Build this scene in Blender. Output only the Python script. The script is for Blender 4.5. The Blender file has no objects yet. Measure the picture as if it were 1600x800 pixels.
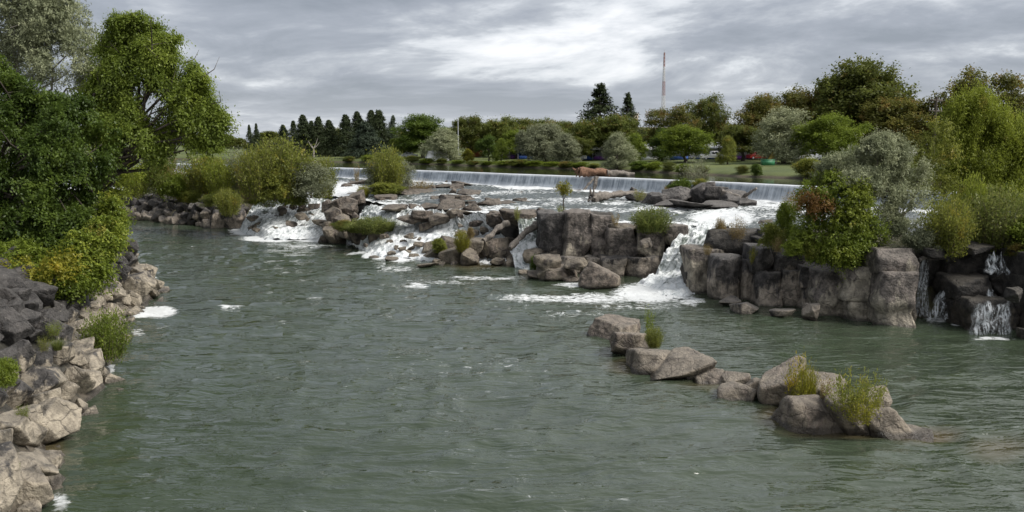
import bpy, bmesh, math, random
import numpy as np
from mathutils import Vector, Matrix
R = math.radians
SC = bpy.context.scene
COL = SC.collection

# ------------------------------------------------------------------ camera
EYE = 14.0; FPX = 1386.0; TH = math.atan(175.0/1386.0)
cam = bpy.data.objects.new('camera', bpy.data.cameras.new('camera'))
COL.objects.link(cam)
cam.data.sensor_width = 36.0; cam.data.lens = 36.0*FPX/1600.0
cam.data.clip_start = 0.5; cam.data.clip_end = 8000
cam.location = (0, 0, EYE); cam.rotation_euler = (math.pi/2-TH, 0, 0)
SC.camera = cam
# ------------------------------------------------------------------ sky, sun, exposure
SUN_EL, SUN_AZ = R(48), R(105)          # azimuth measured from +Y (view direction) to +X (right)
W = bpy.data.worlds.new('World'); SC.world = W; W.use_nodes = True
def build_world():
    nt = W.node_tree; n = nt.nodes; l = nt.links; n.clear()
    def N(t, **k):
        x = n.new(t)
        for a, b in k.items(): setattr(x, a, b)
        return x
    out = N('ShaderNodeOutputWorld')
    sky = N('ShaderNodeTexSky', sky_type='NISHITA', sun_disc=False, sun_elevation=SUN_EL, sun_rotation=SUN_AZ)
    bg1 = N('ShaderNodeBackground'); bg1.inputs[1].default_value = 0.055; l.new(sky.outputs[0], bg1.inputs[0])
    tc = N('ShaderNodeTexCoord'); sep = N('ShaderNodeSeparateXYZ'); l.new(tc.outputs['Generated'], sep.inputs[0])
    def M(op, a, b=None, c=None):
        m = N('ShaderNodeMath', operation=op)
        for i, v in enumerate((a, b, c)):
            if v is None: continue
            if isinstance(v, (int, float)): m.inputs[i].default_value = v
            else: l.new(v, m.inputs[i])
        return m.outputs[0]
    zz = M('ADD', M('MAXIMUM', sep.outputs[2], 0.0), 0.16)
    cx = M('DIVIDE', sep.outputs[0], zz); cy = M('DIVIDE', sep.outputs[1], zz)
    cmb = N('ShaderNodeCombineXYZ'); l.new(M('MULTIPLY', cx, 1.0), cmb.inputs[0]); l.new(cy, cmb.inputs[1])
    cmb.inputs[2].default_value = 3.7
    # gentle warp
    wn = N('ShaderNodeTexNoise'); wn.inputs['Scale'].default_value = 0.35; wn.inputs['Detail'].default_value = 3
    l.new(cmb.outputs[0], wn.inputs[0])
    va = N('ShaderNodeVectorMath', operation='MULTIPLY_ADD'); l.new(wn.outputs['Color'], va.inputs[0])
    va.inputs[1].default_value = (1.6, 1.6, 0); l.new(cmb.outputs[0], va.inputs[2])
    n1 = N('ShaderNodeTexNoise'); n1.inputs['Scale'].default_value = 0.50; n1.inputs['Detail'].default_value = 9; n1.inputs['Roughness'].default_value = 0.56
    n2 = N('ShaderNodeTexNoise'); n2.inputs['Scale'].default_value = 1.7; n2.inputs['Detail'].default_value = 8; n2.inputs['Roughness'].default_value = 0.6
    l.new(va.outputs[0], n1.inputs[0]); l.new(va.outputs[0], n2.inputs[0])
    f = M('ADD', M('MULTIPLY', n1.outputs[0], 0.62), M('MULTIPLY', n2.outputs[0], 0.38))
    # thinner, brighter cloud towards the hidden sun
    sd = N('ShaderNodeVectorMath', operation='DOT_PRODUCT'); l.new(tc.outputs['Generated'], sd.inputs[0])
    sd.inputs[1].default_value = (math.sin(SUN_AZ)*math.cos(SUN_EL), math.cos(SUN_AZ)*math.cos(SUN_EL), math.sin(SUN_EL))
    g = M('MULTIPLY', M('SUBTRACT', sd.outputs['Value'], 0.05), 0.17)
    f = M('ADD', f, g)
    f = M('ADD', M('MULTIPLY', M('SUBTRACT', f, 0.53), 1.35), 0.525)
    cr = N('ShaderNodeValToRGB'); l.new(f, cr.inputs[0])
    e = cr.color_ramp.elements
    e[0].position = 0.36; e[0].color = (0.205, 0.225, 0.26, 1)
    e[1].position = 0.73; e[1].color = (0.86, 0.87, 0.88, 1)
    for p, c in ((0.45, (0.265, 0.285, 0.325, 1)), (0.505, (0.355, 0.375, 0.41, 1)), (0.545, (0.50, 0.52, 0.55, 1)), (0.60, (0.64, 0.65, 0.67, 1))):
        x = e.new(p); x.color = c
    # pale air low over the horizon
    hz = N('ShaderNodeMapRange'); l.new(sep.outputs[2], hz.inputs[0]); hz.inputs[1].default_value = 0.0; hz.inputs[2].default_value = 0.07
    hz.inputs[3].default_value = 0.35; hz.inputs[4].default_value = 0.0
    mx = N('ShaderNodeMix', data_type='RGBA'); l.new(hz.outputs[0], mx.inputs[0]); l.new(cr.outputs[0], mx.inputs[6]); mx.inputs[7].default_value = (0.52, 0.55, 0.59, 1)
    bg2 = N('ShaderNodeBackground'); bg2.inputs[1].default_value = 0.54; l.new(mx.outputs[2], bg2.inputs[0])
    ms = N('ShaderNodeMixShader'); ms.inputs[0].default_value = 0.94
    l.new(bg1.outputs[0], ms.inputs[1]); l.new(bg2.outputs[0], ms.inputs[2]); l.new(ms.outputs[0], out.inputs[0])
build_world()
sun = bpy.data.objects.new('sun', bpy.data.lights.new('sun', 'SUN')); COL.objects.link(sun)
sun.data.energy = 1.5; sun.data.angle = R(25); sun.data.color = (1.0, 0.96, 0.90)
sun.location = (60, 60, 120)
sun.rotation_euler = Vector((-math.sin(SUN_AZ)*math.cos(SUN_EL), -math.cos(SUN_AZ)*math.cos(SUN_EL), -math.sin(SUN_EL))).to_track_quat('-Z', 'Y').to_euler()
SC.view_settings.view_transform = 'Standard'; SC.view_settings.look = 'None'
SC.view_settings.exposure = 1.52; SC.view_settings.gamma = 1.0
SC.cycles.use_denoising = True
SC.cycles.max_bounces = 6; SC.cycles.transparent_max_bounces = 6

# ------------------------------------------------------------------ projection helpers (metres from photo measurements)
CT, ST = math.cos(TH), math.sin(TH)
def ray(px, py):
    u = (px-800)/FPX; v = (400-py)/FPX
    return np.array([u, CT+v*ST, -ST+v*CT])
def at(px, py, z=0.0):
    d = ray(px, py); t = (z-EYE)/d[2]; return np.array([d[0]*t, d[1]*t, z])
def atd(px, py, D):
    d = ray(px, py); t = D/d[1]; return np.array([d[0]*t, D, EYE+d[2]*t])
def topix(V):
    x, y, z = V[:, 0], V[:, 1], V[:, 2]-EYE
    f = y*CT-z*ST; up = y*ST+z*CT
    return 800+FPX*x/f, 400-FPX*up/f
# ------------------------------------------------------------------ numpy noise
def _h(ix, iy, iz, s):
    h = (ix*374761393+iy*668265263+iz*2147483647+s*974634777) & 0xffffffff
    h = ((h ^ (h >> 13))*1274126177) & 0xffffffff
    h = ((h ^ (h >> 16))*2246822519) & 0xffffffff
    return ((h ^ (h >> 15)) & 0xffffff)/float(0xffffff)
def vnoise(p, s=0):
    p = np.asarray(p, float); i = np.floor(p).astype(np.int64); f = p-i; f = f*f*f*(f*(f*6-15)+10)
    r = 0
    for dx in (0, 1):
        wx = f[:, 0] if dx else 1-f[:, 0]
        for dy in (0, 1):
            wy = f[:, 1] if dy else 1-f[:, 1]
            for dz in (0, 1):
                wz = f[:, 2] if dz else 1-f[:, 2]
                r = r+wx*wy*wz*_h(i[:, 0]+dx, i[:, 1]+dy, i[:, 2]+dz, s)
    return r*2-1
def fbm(p, o=4, s=0, g=0.5):
    p = np.asarray(p, float); r = 0; a = 1.0
    for k in range(o): r = r+a*vnoise(p*(2**k)+k*17.3, s+k); a *= g
    return r
def ss(a, b, x): t = np.clip((x-a)/(b-a), 0, 1); return t*t*(3-2*t)
# ------------------------------------------------------------------ mesh helpers
def mesh(name, V, quads=None, tris=None, smooth=True):
    me = bpy.data.meshes.new(name); V = np.asarray(V, np.float32)
    me.vertices.add(len(V)); me.vertices.foreach_set('co', V.ravel())
    idx = []; st = []; tot = []; k = 0
    for F, c in ((quads, 4), (tris, 3)):
        if F is None or len(F) == 0: continue
        F = np.asarray(F, np.int32); idx.append(F.ravel()); st.append(k+np.arange(len(F))*c); tot.append(np.full(len(F), c)); k += len(F)*c
    idx = np.concatenate(idx).astype(np.int32); st = np.concatenate(st).astype(np.int32)
    me.loops.add(len(idx)); me.loops.foreach_set('vertex_index', idx)
    me.polygons.add(len(st)); me.polygons.foreach_set('loop_start', st)
    me.update(calc_edges=True); me.validate()
    if smooth: me.polygons.foreach_set('use_smooth', np.ones(len(me.polygons), bool))
    return me
def attr(me, name, vals, dom='POINT'):
    a = me.attributes.new(name, 'FLOAT', dom); a.data.foreach_set('value', np.asarray(vals, np.float32))
def grid_faces(nr, nc, closed=False):
    r = np.arange(nr-1)[:, None]; c = np.arange(nc if closed else nc-1)[None, :]; c2 = (c+1) % nc
    return np.stack([r*nc+c, r*nc+c2, (r+1)*nc+c2, (r+1)*nc+c], -1).reshape(-1, 4)
def obj(name, me, mat=None, parent=None, loc=(0, 0, 0), rot=(0, 0, 0), scale=(1, 1, 1)):
    o = bpy.data.objects.new(name, me); COL.objects.link(o)
    o.location = loc; o.rotation_euler = rot; o.scale = scale
    if mat is not None:
        if len(me.materials) == 0: me.materials.append(mat)
        elif me.materials[0] is not mat:
            o.material_slots[0].link = 'OBJECT'; o.material_slots[0].material = mat
    if parent is not None: o.parent = parent
    return o
def tag(o, label, cat, group=None):
    o['label'] = label; o['category'] = cat
    if group: o['group'] = group
    return o
def thing(name, label, cat, loc=(0, 0, 0), rz=0, group=None, scale=(1, 1, 1)):
    o = bpy.data.objects.new(name, None); COL.objects.link(o); o.empty_display_size = 0.3
    o.location = loc; o.rotation_euler = (0, 0, rz); o.scale = scale
    return tag(o, label, cat, group)
def struct(name, me, mat, parent=None):
    o = obj(name, me, mat, parent)
    if parent is None: o['kind'] = 'structure'
    return o
def tube(pts, rad, sides=6):
    pts = np.asarray(pts, float); n = len(pts); rad = np.broadcast_to(rad, (n,))
    tan = np.gradient(pts, axis=0); tan /= np.linalg.norm(tan, axis=1)[:, None]+1e-9
    ref = np.array([0.31, 0.22, 0.92]) if abs(tan[0, 2]) < 0.8 else np.array([1, 0.1, 0])
    a = np.cross(tan, ref); a /= np.linalg.norm(a, axis=1)[:, None]+1e-9; b = np.cross(tan, a)
    th = np.arange(sides)/sides*2*math.pi
    V = pts[:, None]+rad[:, None, None]*(a[:, None]*np.cos(th)[None, :, None]+b[:, None]*np.sin(th)[None, :, None])
    return V.reshape(-1, 3), grid_faces(n, sides, True)
class MB:
    def __init__(s): s.V = []; s.Q = []; s.n = 0
    def add(s, V, Q): s.V.append(np.asarray(V, float)); s.Q.append(np.asarray(Q)+s.n); s.n += len(V)
    def tube(s, p, r, sides=6): s.add(*tube(p, r, sides))
    def box(s, x0, x1, y0, y1, z0, z1):
        V = [(x, y, z) for z in (z0, z1) for y in (y0, y1) for x in (x0, x1)]
        s.add(V, [(0, 2, 3, 1), (4, 5, 7, 6), (0, 1, 5, 4), (2, 6, 7, 3), (0, 4, 6, 2), (1, 3, 7, 5)])
    def build(s, name, smooth=True): return mesh(name, np.concatenate(s.V), np.concatenate(s.Q), smooth=smooth)
# ------------------------------------------------------------------ materials
def mat_new(name):
    m = bpy.data.materials.new(name); m.use_nodes = True; nt = m.node_tree; nt.nodes.clear()
    class K: pass
    k = K(); k.m = m; k.nt = nt
    def N(t, **kw):
        x = nt.nodes.new(t)
        for a, b in kw.items(): setattr(x, a, b)
        return x
    def L(a, b): nt.links.new(a, b)
    def put(sock, v):
        if isinstance(v, bpy.types.NodeSocket): L(v, sock)
        elif isinstance(v, tuple) and len(v) == 3 and sock.type == 'RGBA': sock.default_value = v+(1,)
        else: sock.default_value = v
    def math_(op, a, b=None, c=None):
        x = N('ShaderNodeMath', operation=op)
        for i, v in enumerate((a, b, c)):
            if v is not None: put(x.inputs[i], v)
        return x.outputs[0]
    def mix(f, a, b):
        x = N('ShaderNodeMix', data_type='RGBA'); put(x.inputs[0], f); put(x.inputs[6], a); put(x.inputs[7], b); return x.outputs[2]
    def noise(vec, scale, detail=4, rough=0.5, dist=0.0):
        x = N('ShaderNodeTexNoise'); x.inputs['Scale'].default_value = scale; x.inputs['Detail'].default_value = detail
        x.inputs['Roughness'].default_value = rough; x.inputs['Distortion'].default_value = dist
        if vec is not None: L(vec, x.inputs['Vector'])
        return x.outputs[0]
    def mapr(v, a, b, c=0.0, d=1.0, smooth=True):
        x = N('ShaderNodeMapRange'); x.interpolation_type = 'SMOOTHSTEP' if smooth else 'LINEAR'
        put(x.inputs[0], v)
        for i, q in enumerate((a, b, c, d)): put(x.inputs[i+1], q)
        return x.outputs[0]
    def vscale(vec, s):
        x = N('ShaderNodeVectorMath', operation='MULTIPLY'); L(vec, x.inputs[0]); x.inputs[1].default_value = s; return x.outputs[0]
    def bump(h, strength, dist, nrm=None):
        x = N('ShaderNodeBump'); x.inputs['Strength'].default_value = strength; x.inputs['Distance'].default_value = dist
        L(h, x.inputs['Height'])
        if nrm is not None: L(nrm, x.inputs['Normal'])
        return x.outputs[0]
    def attrib(n):
        x = N('ShaderNodeAttribute'); x.attribute_name = n; return x
    def geo(): return N('ShaderNodeNewGeometry')
    def bsdf(**kw):
        x = N('ShaderNodeBsdfPrincipled')
        for a, b in kw.items(): put(x.inputs[a.replace('_', ' ')], b)
        return x.outputs[0]
    def out(s):
        o = N('ShaderNodeOutputMaterial'); L(s, o.inputs[0]); return m
    for fn in (N, L, math_, mix, noise, mapr, vscale, bump, attrib, geo, bsdf, out, put): setattr(k, fn.__name__.rstrip('_'), fn)
    return k
def mat_rock(name, dark=(0.035, 0.033, 0.033), light=(0.30, 0.255, 0.205), zline=2.2, wid=1.2, topc=(0.10, 0.09, 0.08), topamt=0.5):
    k = mat_new(name); g = k.geo(); P = g.outputs['Position']
    sep = k.N('ShaderNodeSeparateXYZ'); k.L(P, sep.inputs[0])
    oi = k.N('ShaderNodeObjectInfo'); rnd = oi.outputs['Random']
    n1 = k.noise(P, 0.5, 5, 0.6); n2 = k.noise(P, 1.5, 7, 0.68); n3 = k.noise(P, 5.0, 6, 0.65)
    ps = k.vscale(P, (1.0, 1.0, 0.20)); st = k.noise(ps, 1.3, 6, 0.62)          # vertical water stains
    zl = k.math('ADD', sep.outputs[2], k.math('MULTIPLY', k.math('SUBTRACT', n1, 0.5), 4.5*wid))
    zl = k.math('ADD', zl, k.math('MULTIPLY', k.math('SUBTRACT', st, 0.5), 5.0*wid))
    zl = k.math('ADD', zl, k.math('MULTIPLY', k.math('SUBTRACT', rnd, 0.5), 1.6*wid))
    fl = k.mapr(zl, zline-wid*0.35, zline+wid*0.35, 1.0, 0.0)
    c_d = k.mix(k.mapr(n2, 0.38, 0.66), tuple(x*0.6 for x in dark), tuple(min(1, x*2.6) for x in dark))
    c_l = k.mix(k.mapr(n2, 0.36, 0.64), tuple(x*0.5 for x in light), tuple(x*1.12 for x in light))
    c_l = k.mix(k.mapr(st, 0.52, 0.66), c_l, tuple(x*0.28 for x in light))
    c = k.mix(fl, c_d, c_l)
    # separate tone on upward faces, broken up by noise
    sn = k.N('ShaderNodeSeparateXYZ'); k.L(g.outputs['Normal'], sn.inputs[0])
    up = k.math('MULTIPLY', k.mapr(k.math('ADD', sn.outputs[2], k.math('MULTIPLY', k.math('SUBTRACT', n2, 0.5), 0.9)), 0.45, 0.9), topamt)
    c = k.mix(up, c, topc)
    # lichen and spalled pale patches
    c = k.mix(k.math('MULTIPLY', k.mapr(n3, 0.60, 0.70), 0.45), c, tuple(0.5*x+0.12 for x in light))
    c = k.mix(k.math('MULTIPLY', k.mapr(n3, 0.42, 0.30), 0.5), c, tuple(0.5*x for x in dark))
    # fracture joints
    pw = k.N('ShaderNodeVectorMath', operation='MULTIPLY_ADD'); wv = k.N('ShaderNodeTexNoise'); wv.inputs['Scale'].default_value = 1.3; wv.inputs['Detail'].default_value = 4; k.L(P, wv.inputs[0]); k.L(wv.outputs['Color'], pw.inputs[0]); pw.inputs[1].default_value = (0.9, 0.9, 0.5); k.L(P, pw.inputs[2])
    pv = k.vscale(pw.outputs[0], (1.0, 1.0, 1.25))
    vr = k.N('ShaderNodeTexVoronoi', feature='DISTANCE_TO_EDGE'); vr.inputs['Scale'].default_value = 0.62; k.L(pv, vr.inputs[0])
    vc = k.N('ShaderNodeTexVoronoi', feature='F1'); vc.inputs['Scale'].default_value = 0.62; k.L(pv, vc.inputs[0])
    crack = k.mapr(vr.outputs['Distance'], 0.0, 0.04, 0.0, 1.0)
    c = k.mix(k.math('MULTIPLY', k.math('SUBTRACT', 1.0, crack), k.mapr(n1, 0.42, 0.62, 0.0, 0.55)), c, tuple(0.45*x for x in dark))
    cs = k.N('ShaderNodeSeparateXYZ'); k.L(vc.outputs['Color'], cs.inputs[0])
    # wet dark line at the water
    wet = k.mapr(k.math('ADD', sep.outputs[2], k.math('MULTIPLY', n2, 0.25)), 0.22, 0.46, 1.0, 0.0)
    c = k.mix(k.math('MULTIPLY', wet, 0.75), c, (0.03, 0.024, 0.018))
    hgt = k.math('ADD', k.math('MULTIPLY', n2, 0.75), k.math('ADD', k.math('MULTIPLY', n3, 0.40), k.math('MULTIPLY', crack, 0.10)))
    hgt = k.math('ADD', hgt, k.math('MULTIPLY', cs.outputs[0], 0.35))
    nb = k.bump(hgt, 1.0, 0.36)
    rough = k.mapr(wet, 0, 1, 0.75, 0.3)
    return k.out(k.bsdf(Base_Color=c, Roughness=rough, Normal=nb))
ROCK_BANK = mat_rock('rock_bank', dark=(0.033, 0.030, 0.028), light=(0.39, 0.335, 0.255), zline=2.7, wid=0.55, topc=(0.082, 0.075, 0.069), topamt=0.4)
ROCK_CLIFF = mat_rock('rock_cliff', dark=(0.042, 0.037, 0.034), light=(0.36, 0.305, 0.245), zline=2.0, wid=1.0, topc=(0.13, 0.12, 0.11), topamt=0.6)
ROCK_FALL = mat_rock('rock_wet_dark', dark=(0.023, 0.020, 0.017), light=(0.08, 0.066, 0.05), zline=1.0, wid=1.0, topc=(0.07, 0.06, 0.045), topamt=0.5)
ROCK_BROWN = mat_rock('rock_brown', dark=(0.060, 0.048, 0.038), light=(0.195, 0.163, 0.12), zline=2.8, wid=3.0, topc=(0.145, 0.125, 0.10), topamt=0.45)
ROCK_CHAIN = mat_rock('rock_chain', dark=(0.095, 0.076, 0.060), light=(0.245, 0.205, 0.155), zline=1.3, wid=1.6, topc=(0.21, 0.183, 0.15), topamt=0.5)
ROCK_PALE = mat_rock('rock_pale', dark=(0.085, 0.072, 0.062), light=(0.37, 0.325, 0.255), zline=3.0, wid=1.6, topc=(0.16, 0.14, 0.12), topamt=0.6)
def mat_leaf(name, a, b, c, acc=None, accamt=0.0, trans=0.48):
    k = mat_new(name); t = k.attrib('tint').outputs['Fac']; oi = k.N('ShaderNodeObjectInfo')
    tt = k.math('ADD', t, k.math('MULTIPLY', k.math('SUBTRACT', oi.outputs['Random'], 0.5), 0.22))
    cr = k.N('ShaderNodeValToRGB'); k.L(tt, cr.inputs[0]); e = cr.color_ramp.elements
    e[0].position = 0.1; e[0].color = a+(1,); e[1].position = 0.9; e[1].color = c+(1,); x = e.new(0.5); x.color = b+(1,)
    col = cr.outputs[0]
    if acc:
        P = k.geo().outputs['Position']; nz = k.noise(P, 0.45, 3, 0.5)
        col = k.mix(k.mapr(k.math('ADD', nz, k.math('MULTIPLY', t, 0.12)), 0.70-accamt*0.35, 0.78-accamt*0.3, 0, 0.9), col, acc)
    d = k.N('ShaderNodeBsdfDiffuse'); k.L(col, d.inputs[0])
    tr = k.N('ShaderNodeBsdfTranslucent'); k.L(col, tr.inputs[0])
    ms = k.N('ShaderNodeMixShader'); ms.inputs[0].default_value = trans; k.L(d.outputs[0], ms.inputs[1]); k.L(tr.outputs[0], ms.inputs[2])
    gl = k.N('ShaderNodeBsdfGlossy'); gl.inputs['Roughness'].default_value = 0.45; gl.inputs['Color'].default_value = (1, 1, 1, 1)
    m2 = k.N('ShaderNodeMixShader'); m2.inputs[0].default_value = 0.012; k.L(ms.outputs[0], m2.inputs[1]); k.L(gl.outputs[0], m2.inputs[2])
    return k.out(m2.outputs[0])
LEAF = {
 'dark': mat_leaf('leaf_dark', (0.062, 0.076, 0.018), (0.118, 0.137, 0.029), (0.192, 0.213, 0.046), (0.192, 0.146, 0.040), 0.15),
 'elm': mat_leaf('leaf_elm', (0.078, 0.112, 0.018), (0.156, 0.207, 0.031), (0.270, 0.325, 0.055)),
 'deep': mat_leaf('leaf_deep', (0.048, 0.081, 0.016), (0.096, 0.143, 0.023), (0.174, 0.230, 0.040)),
 'olive': mat_leaf('leaf_olive', (0.079, 0.099, 0.023), (0.143, 0.170, 0.036), (0.220, 0.247, 0.053), (0.242, 0.184, 0.053), 0.25),
 'rust': mat_leaf('leaf_rust', (0.076, 0.085, 0.021), (0.134, 0.139, 0.032), (0.207, 0.189, 0.046), (0.246, 0.165, 0.047), 0.3),
 'green': mat_leaf('leaf_green', (0.094, 0.132, 0.018), (0.176, 0.226, 0.030), (0.275, 0.330, 0.050)),
 'yellow': mat_leaf('leaf_yellow', (0.118, 0.123, 0.018), (0.224, 0.220, 0.025), (0.367, 0.343, 0.044), (0.473, 0.358, 0.037), 0.1),
 'willow': mat_leaf('leaf_willow', (0.131, 0.158, 0.022), (0.236, 0.278, 0.038), (0.357, 0.399, 0.065), (0.273, 0.242, 0.050), 0.0),
 'olivey': mat_leaf('leaf_olive_yellow', (0.106, 0.127, 0.027), (0.196, 0.218, 0.042), (0.308, 0.316, 0.061), (0.336, 0.287, 0.053), 0.08),
 'silver': mat_leaf('leaf_silver', (0.158, 0.179, 0.100), (0.284, 0.304, 0.178), (0.452, 0.467, 0.290), None, 0, 0.3),
 'greyolive': mat_leaf('leaf_grey_olive', (0.12, 0.135, 0.08), (0.21, 0.225, 0.135), (0.33, 0.34, 0.22), None, 0, 0.3),
 'spruce': mat_leaf('leaf_spruce', (0.022, 0.032, 0.014), (0.040, 0.054, 0.022), (0.070, 0.086, 0.034), None, 0, 0.12),
 'bluespruce': mat_leaf('leaf_blue_spruce', (0.032, 0.046, 0.030), (0.058, 0.076, 0.048), (0.095, 0.115, 0.072), None, 0, 0.12),
 'red': mat_leaf('leaf_red', (0.10, 0.055, 0.018), (0.17, 0.092, 0.028), (0.25, 0.15, 0.045)),
 'dry':    mat_leaf('leaf_dry', (0.150, 0.106, 0.044), (0.250, 0.188, 0.075), (0.375, 0.300, 0.138)),
 'grass': mat_leaf('leaf_grass', (0.085, 0.115, 0.030), (0.155, 0.185, 0.046), (0.25, 0.265, 0.075)),
}
def mat_bark(name, c1, c2):
    k = mat_new(name); P = k.geo().outputs['Position']; n1 = k.noise(k.vscale(P, (6, 6, 1.2)), 1.5, 5, 0.6)
    return k.out(k.bsdf(Base_Color=k.mix(k.mapr(n1, 0.3, 0.7), c1, c2), Roughness=0.9, Normal=k.bump(n1, 0.6, 0.05)))
BARK = mat_bark('bark', (0.035, 0.028, 0.022), (0.085, 0.068, 0.052))
BARK_PALE = mat_bark('bark_pale', (0.16, 0.14, 0.12), (0.36, 0.33, 0.29))
WOOD_GREY = mat_bark('driftwood_grey', (0.08, 0.07, 0.06), (0.24, 0.21, 0.18))
WOOD_RED = mat_bark('driftwood_red', (0.07, 0.035, 0.02), (0.25, 0.14, 0.085))
TWIG = mat_bark('twig', (0.10, 0.075, 0.05), (0.19, 0.15, 0.10))
def mat_plain(name, c, rough=0.6, var=0.25, scale=1.5, metal=0.0):
    k = mat_new(name); P = k.geo().outputs['Position']; n1 = k.noise(P, scale, 4, 0.6)
    return k.out(k.bsdf(Base_Color=k.mix(n1, tuple(x*(1-var) for x in c), tuple(min(1, x*(1+var)) for x in c)), Roughness=rough, Metallic=metal))
def mat_water(name, body, foamc=(0.78, 0.80, 0.80), wave=((0.9, 1.6, 0.55, 0.30), (3.0, 4.5, 0.45, 0.09)), rough=0.07, fsc=1.0, lace=0.55):
    k = mat_new(name); P = k.geo().outputs['Position']
    fo = k.attrib('foam').outputs['Fac']; sh = k.attrib('shallow').outputs['Fac']
    nrm = None
    for sx, sy, st, di in wave:
        h = k.noise(k.vscale(P, (sx, sy, 1)), 1.0, 3, 0.55, 0.6); nrm = k.bump(h, st, di, nrm)
    c = k.mix(k.noise(P, 0.12, 3, 0.5), tuple(x*0.8 for x in body), tuple(x*1.2 for x in body))
    c = k.mix(sh, c, (0.085, 0.060, 0.030))
    wv = k.N('ShaderNodeTexNoise'); wv.inputs['Scale'].default_value = 0.8*fsc; k.L(P, wv.inputs[0])
    pw = k.N('ShaderNodeVectorMath', operation='MULTIPLY_ADD'); k.L(wv.outputs['Color'], pw.inputs[0]); pw.inputs[1].default_value = (1.5, 1.5, 0); k.L(P, pw.inputs[2])
    fa = k.noise(k.vscale(pw.outputs[0], (1.3*fsc, 1.9*fsc, 1)), 1.0, 8, 0.72)
    th = k.math('SUBTRACT', 1.02, k.math('MULTIPLY', fo, 0.82))
    fm = k.mapr(fa, k.math('SUBTRACT', th, 0.10), k.math('ADD', th, 0.10))
    wa = k.bsdf(Base_Color=c, Roughness=rough, IOR=1.40, Normal=nrm)
    fb = k.bump(fa, 0.8, 0.25)
    fs = k.bsdf(Base_Color=k.mix(fa, tuple(x*0.72 for x in foamc), foamc), Roughness=0.7, Normal=fb)
    ms = k.N('ShaderNodeMixShader'); k.L(k.math('MULTIPLY', fm, 0.92), ms.inputs[0]); k.L(wa, ms.inputs[1]); k.L(fs, ms.inputs[2])
    return k.out(ms.outputs[0])
WATER_POOL = mat_water('water_pool', (0.037, 0.050, 0.031), wave=((0.20, 0.6, 0.6, 0.55), (0.6, 1.8, 0.55, 0.24), (2.2, 5.0, 0.25, 0.05)), rough=0.03)
WATER_UP = mat_water('water_rapids', (0.060, 0.072, 0.066), wave=((0.8, 1.6, 0.7, 0.4), (3, 5, 0.6, 0.12)), rough=0.12, fsc=0.9)
WATER_LAKE = mat_water('water_lake', (0.030, 0.036, 0.022), wave=((0.5, 1.2, 0.10, 0.15), (2, 4, 0.08, 0.04)), rough=0.04)
def mat_cascade(name, dense=0.5, tint=(0.62, 0.66, 0.66)):
    # flowing white water, streaks run along uv.y
    k = mat_new(name); uv = k.N('ShaderNodeUVMap'); uv.uv_map = 'flow'; P = k.geo().outputs['Position']
    s1 = k.noise(k.vscale(uv.outputs[0], (1.0, 0.28, 1)), 1.6, 7, 0.68, 0.9)
    s2 = k.noise(P, 2.2, 5, 0.65, 0.5)
    f = k.math('ADD', k.math('MULTIPLY', s1, 0.6), k.math('MULTIPLY', s2, 0.4))
    fo = k.attrib('foam').outputs['Fac']
    th = k.math('SUBTRACT', 0.72, k.math('MULTIPLY', fo, 0.40))
    fm = k.mapr(f, k.math('SUBTRACT', th, 0.10), k.math('ADD', th, 0.12))
    wa = k.bsdf(Base_Color=k.mix(s2, (0.05, 0.062, 0.052), (0.16, 0.185, 0.16)), Roughness=0.12, IOR=1.33, Normal=k.bump(f, 0.9, 0.4))
    wh = k.bsdf(Base_Color=k.mix(k.mapr(f, 0.35, 0.65), tint, (0.86, 0.87, 0.87)), Roughness=0.55, Normal=k.bump(f, 1.0, 0.5))
    ms = k.N('ShaderNodeMixShader'); k.L(fm, ms.inputs[0]); k.L(wa, ms.inputs[1]); k.L(wh, ms.inputs[2])
    return k.out(ms.outputs[0])
CASC = mat_cascade('white_water')
def mat_thin_fall():
    k = mat_new('thin_fall_water'); uv = k.N('ShaderNodeUVMap'); uv.uv_map = 'flow'
    s1 = k.noise(k.vscale(uv.outputs[0], (4.2, 0.5, 1)), 1.0, 7, 0.75, 1.0)
    s2 = k.noise(k.vscale(uv.outputs[0], (3, 3, 1)), 1.6, 5, 0.7)
    f = k.math('ADD', k.math('MULTIPLY', s1, 0.68), k.math('MULTIPLY', s2, 0.32))
    fm = k.mapr(f, 0.44, 0.58)
    fm = k.math('MULTIPLY', fm, k.attrib('foam').outputs['Fac'])
    tp = k.N('ShaderNodeBsdfTransparent')
    fm = k.math('MULTIPLY', fm, 0.82)
    wh = k.bsdf(Base_Color=(0.62, 0.65, 0.67), Roughness=0.4, Normal=k.bump(f, 0.8, 0.2))
    ms = k.N('ShaderNodeMixShader'); k.L(fm, ms.inputs[0]); k.L(tp.outputs[0], ms.inputs[1]); k.L(wh, ms.inputs[2])
    return k.out(ms.outputs[0])
THIN = mat_thin_fall()
def mat_weir():
    k = mat_new('weir_water'); uv = k.N('ShaderNodeUVMap'); uv.uv_map = 'flow'
    s1 = k.noise(k.vscale(uv.outputs[0], (2.6, 0.16, 1)), 1.0, 6, 0.75, 0.15)
    s2 = k.noise(k.vscale(uv.outputs[0], (0.35, 0.5, 1)), 1.0, 3, 0.6)
    fo = k.attrib('foam').outputs['Fac']
    f = k.math('ADD', k.math('MULTIPLY', s1, 0.62), k.math('MULTIPLY', s2, 0.38))
    c = k.mix(k.mapr(f, 0.36, 0.64), (0.13, 0.155, 0.18), (0.50, 0.54, 0.58))
    c = k.mix(fo, c, (0.82, 0.84, 0.85))
    return k.out(k.bsdf(Base_Color=c, Roughness=0.35, IOR=1.33, Normal=k.bump(f, 0.7, 0.15)))
WEIR = mat_weir()
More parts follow.
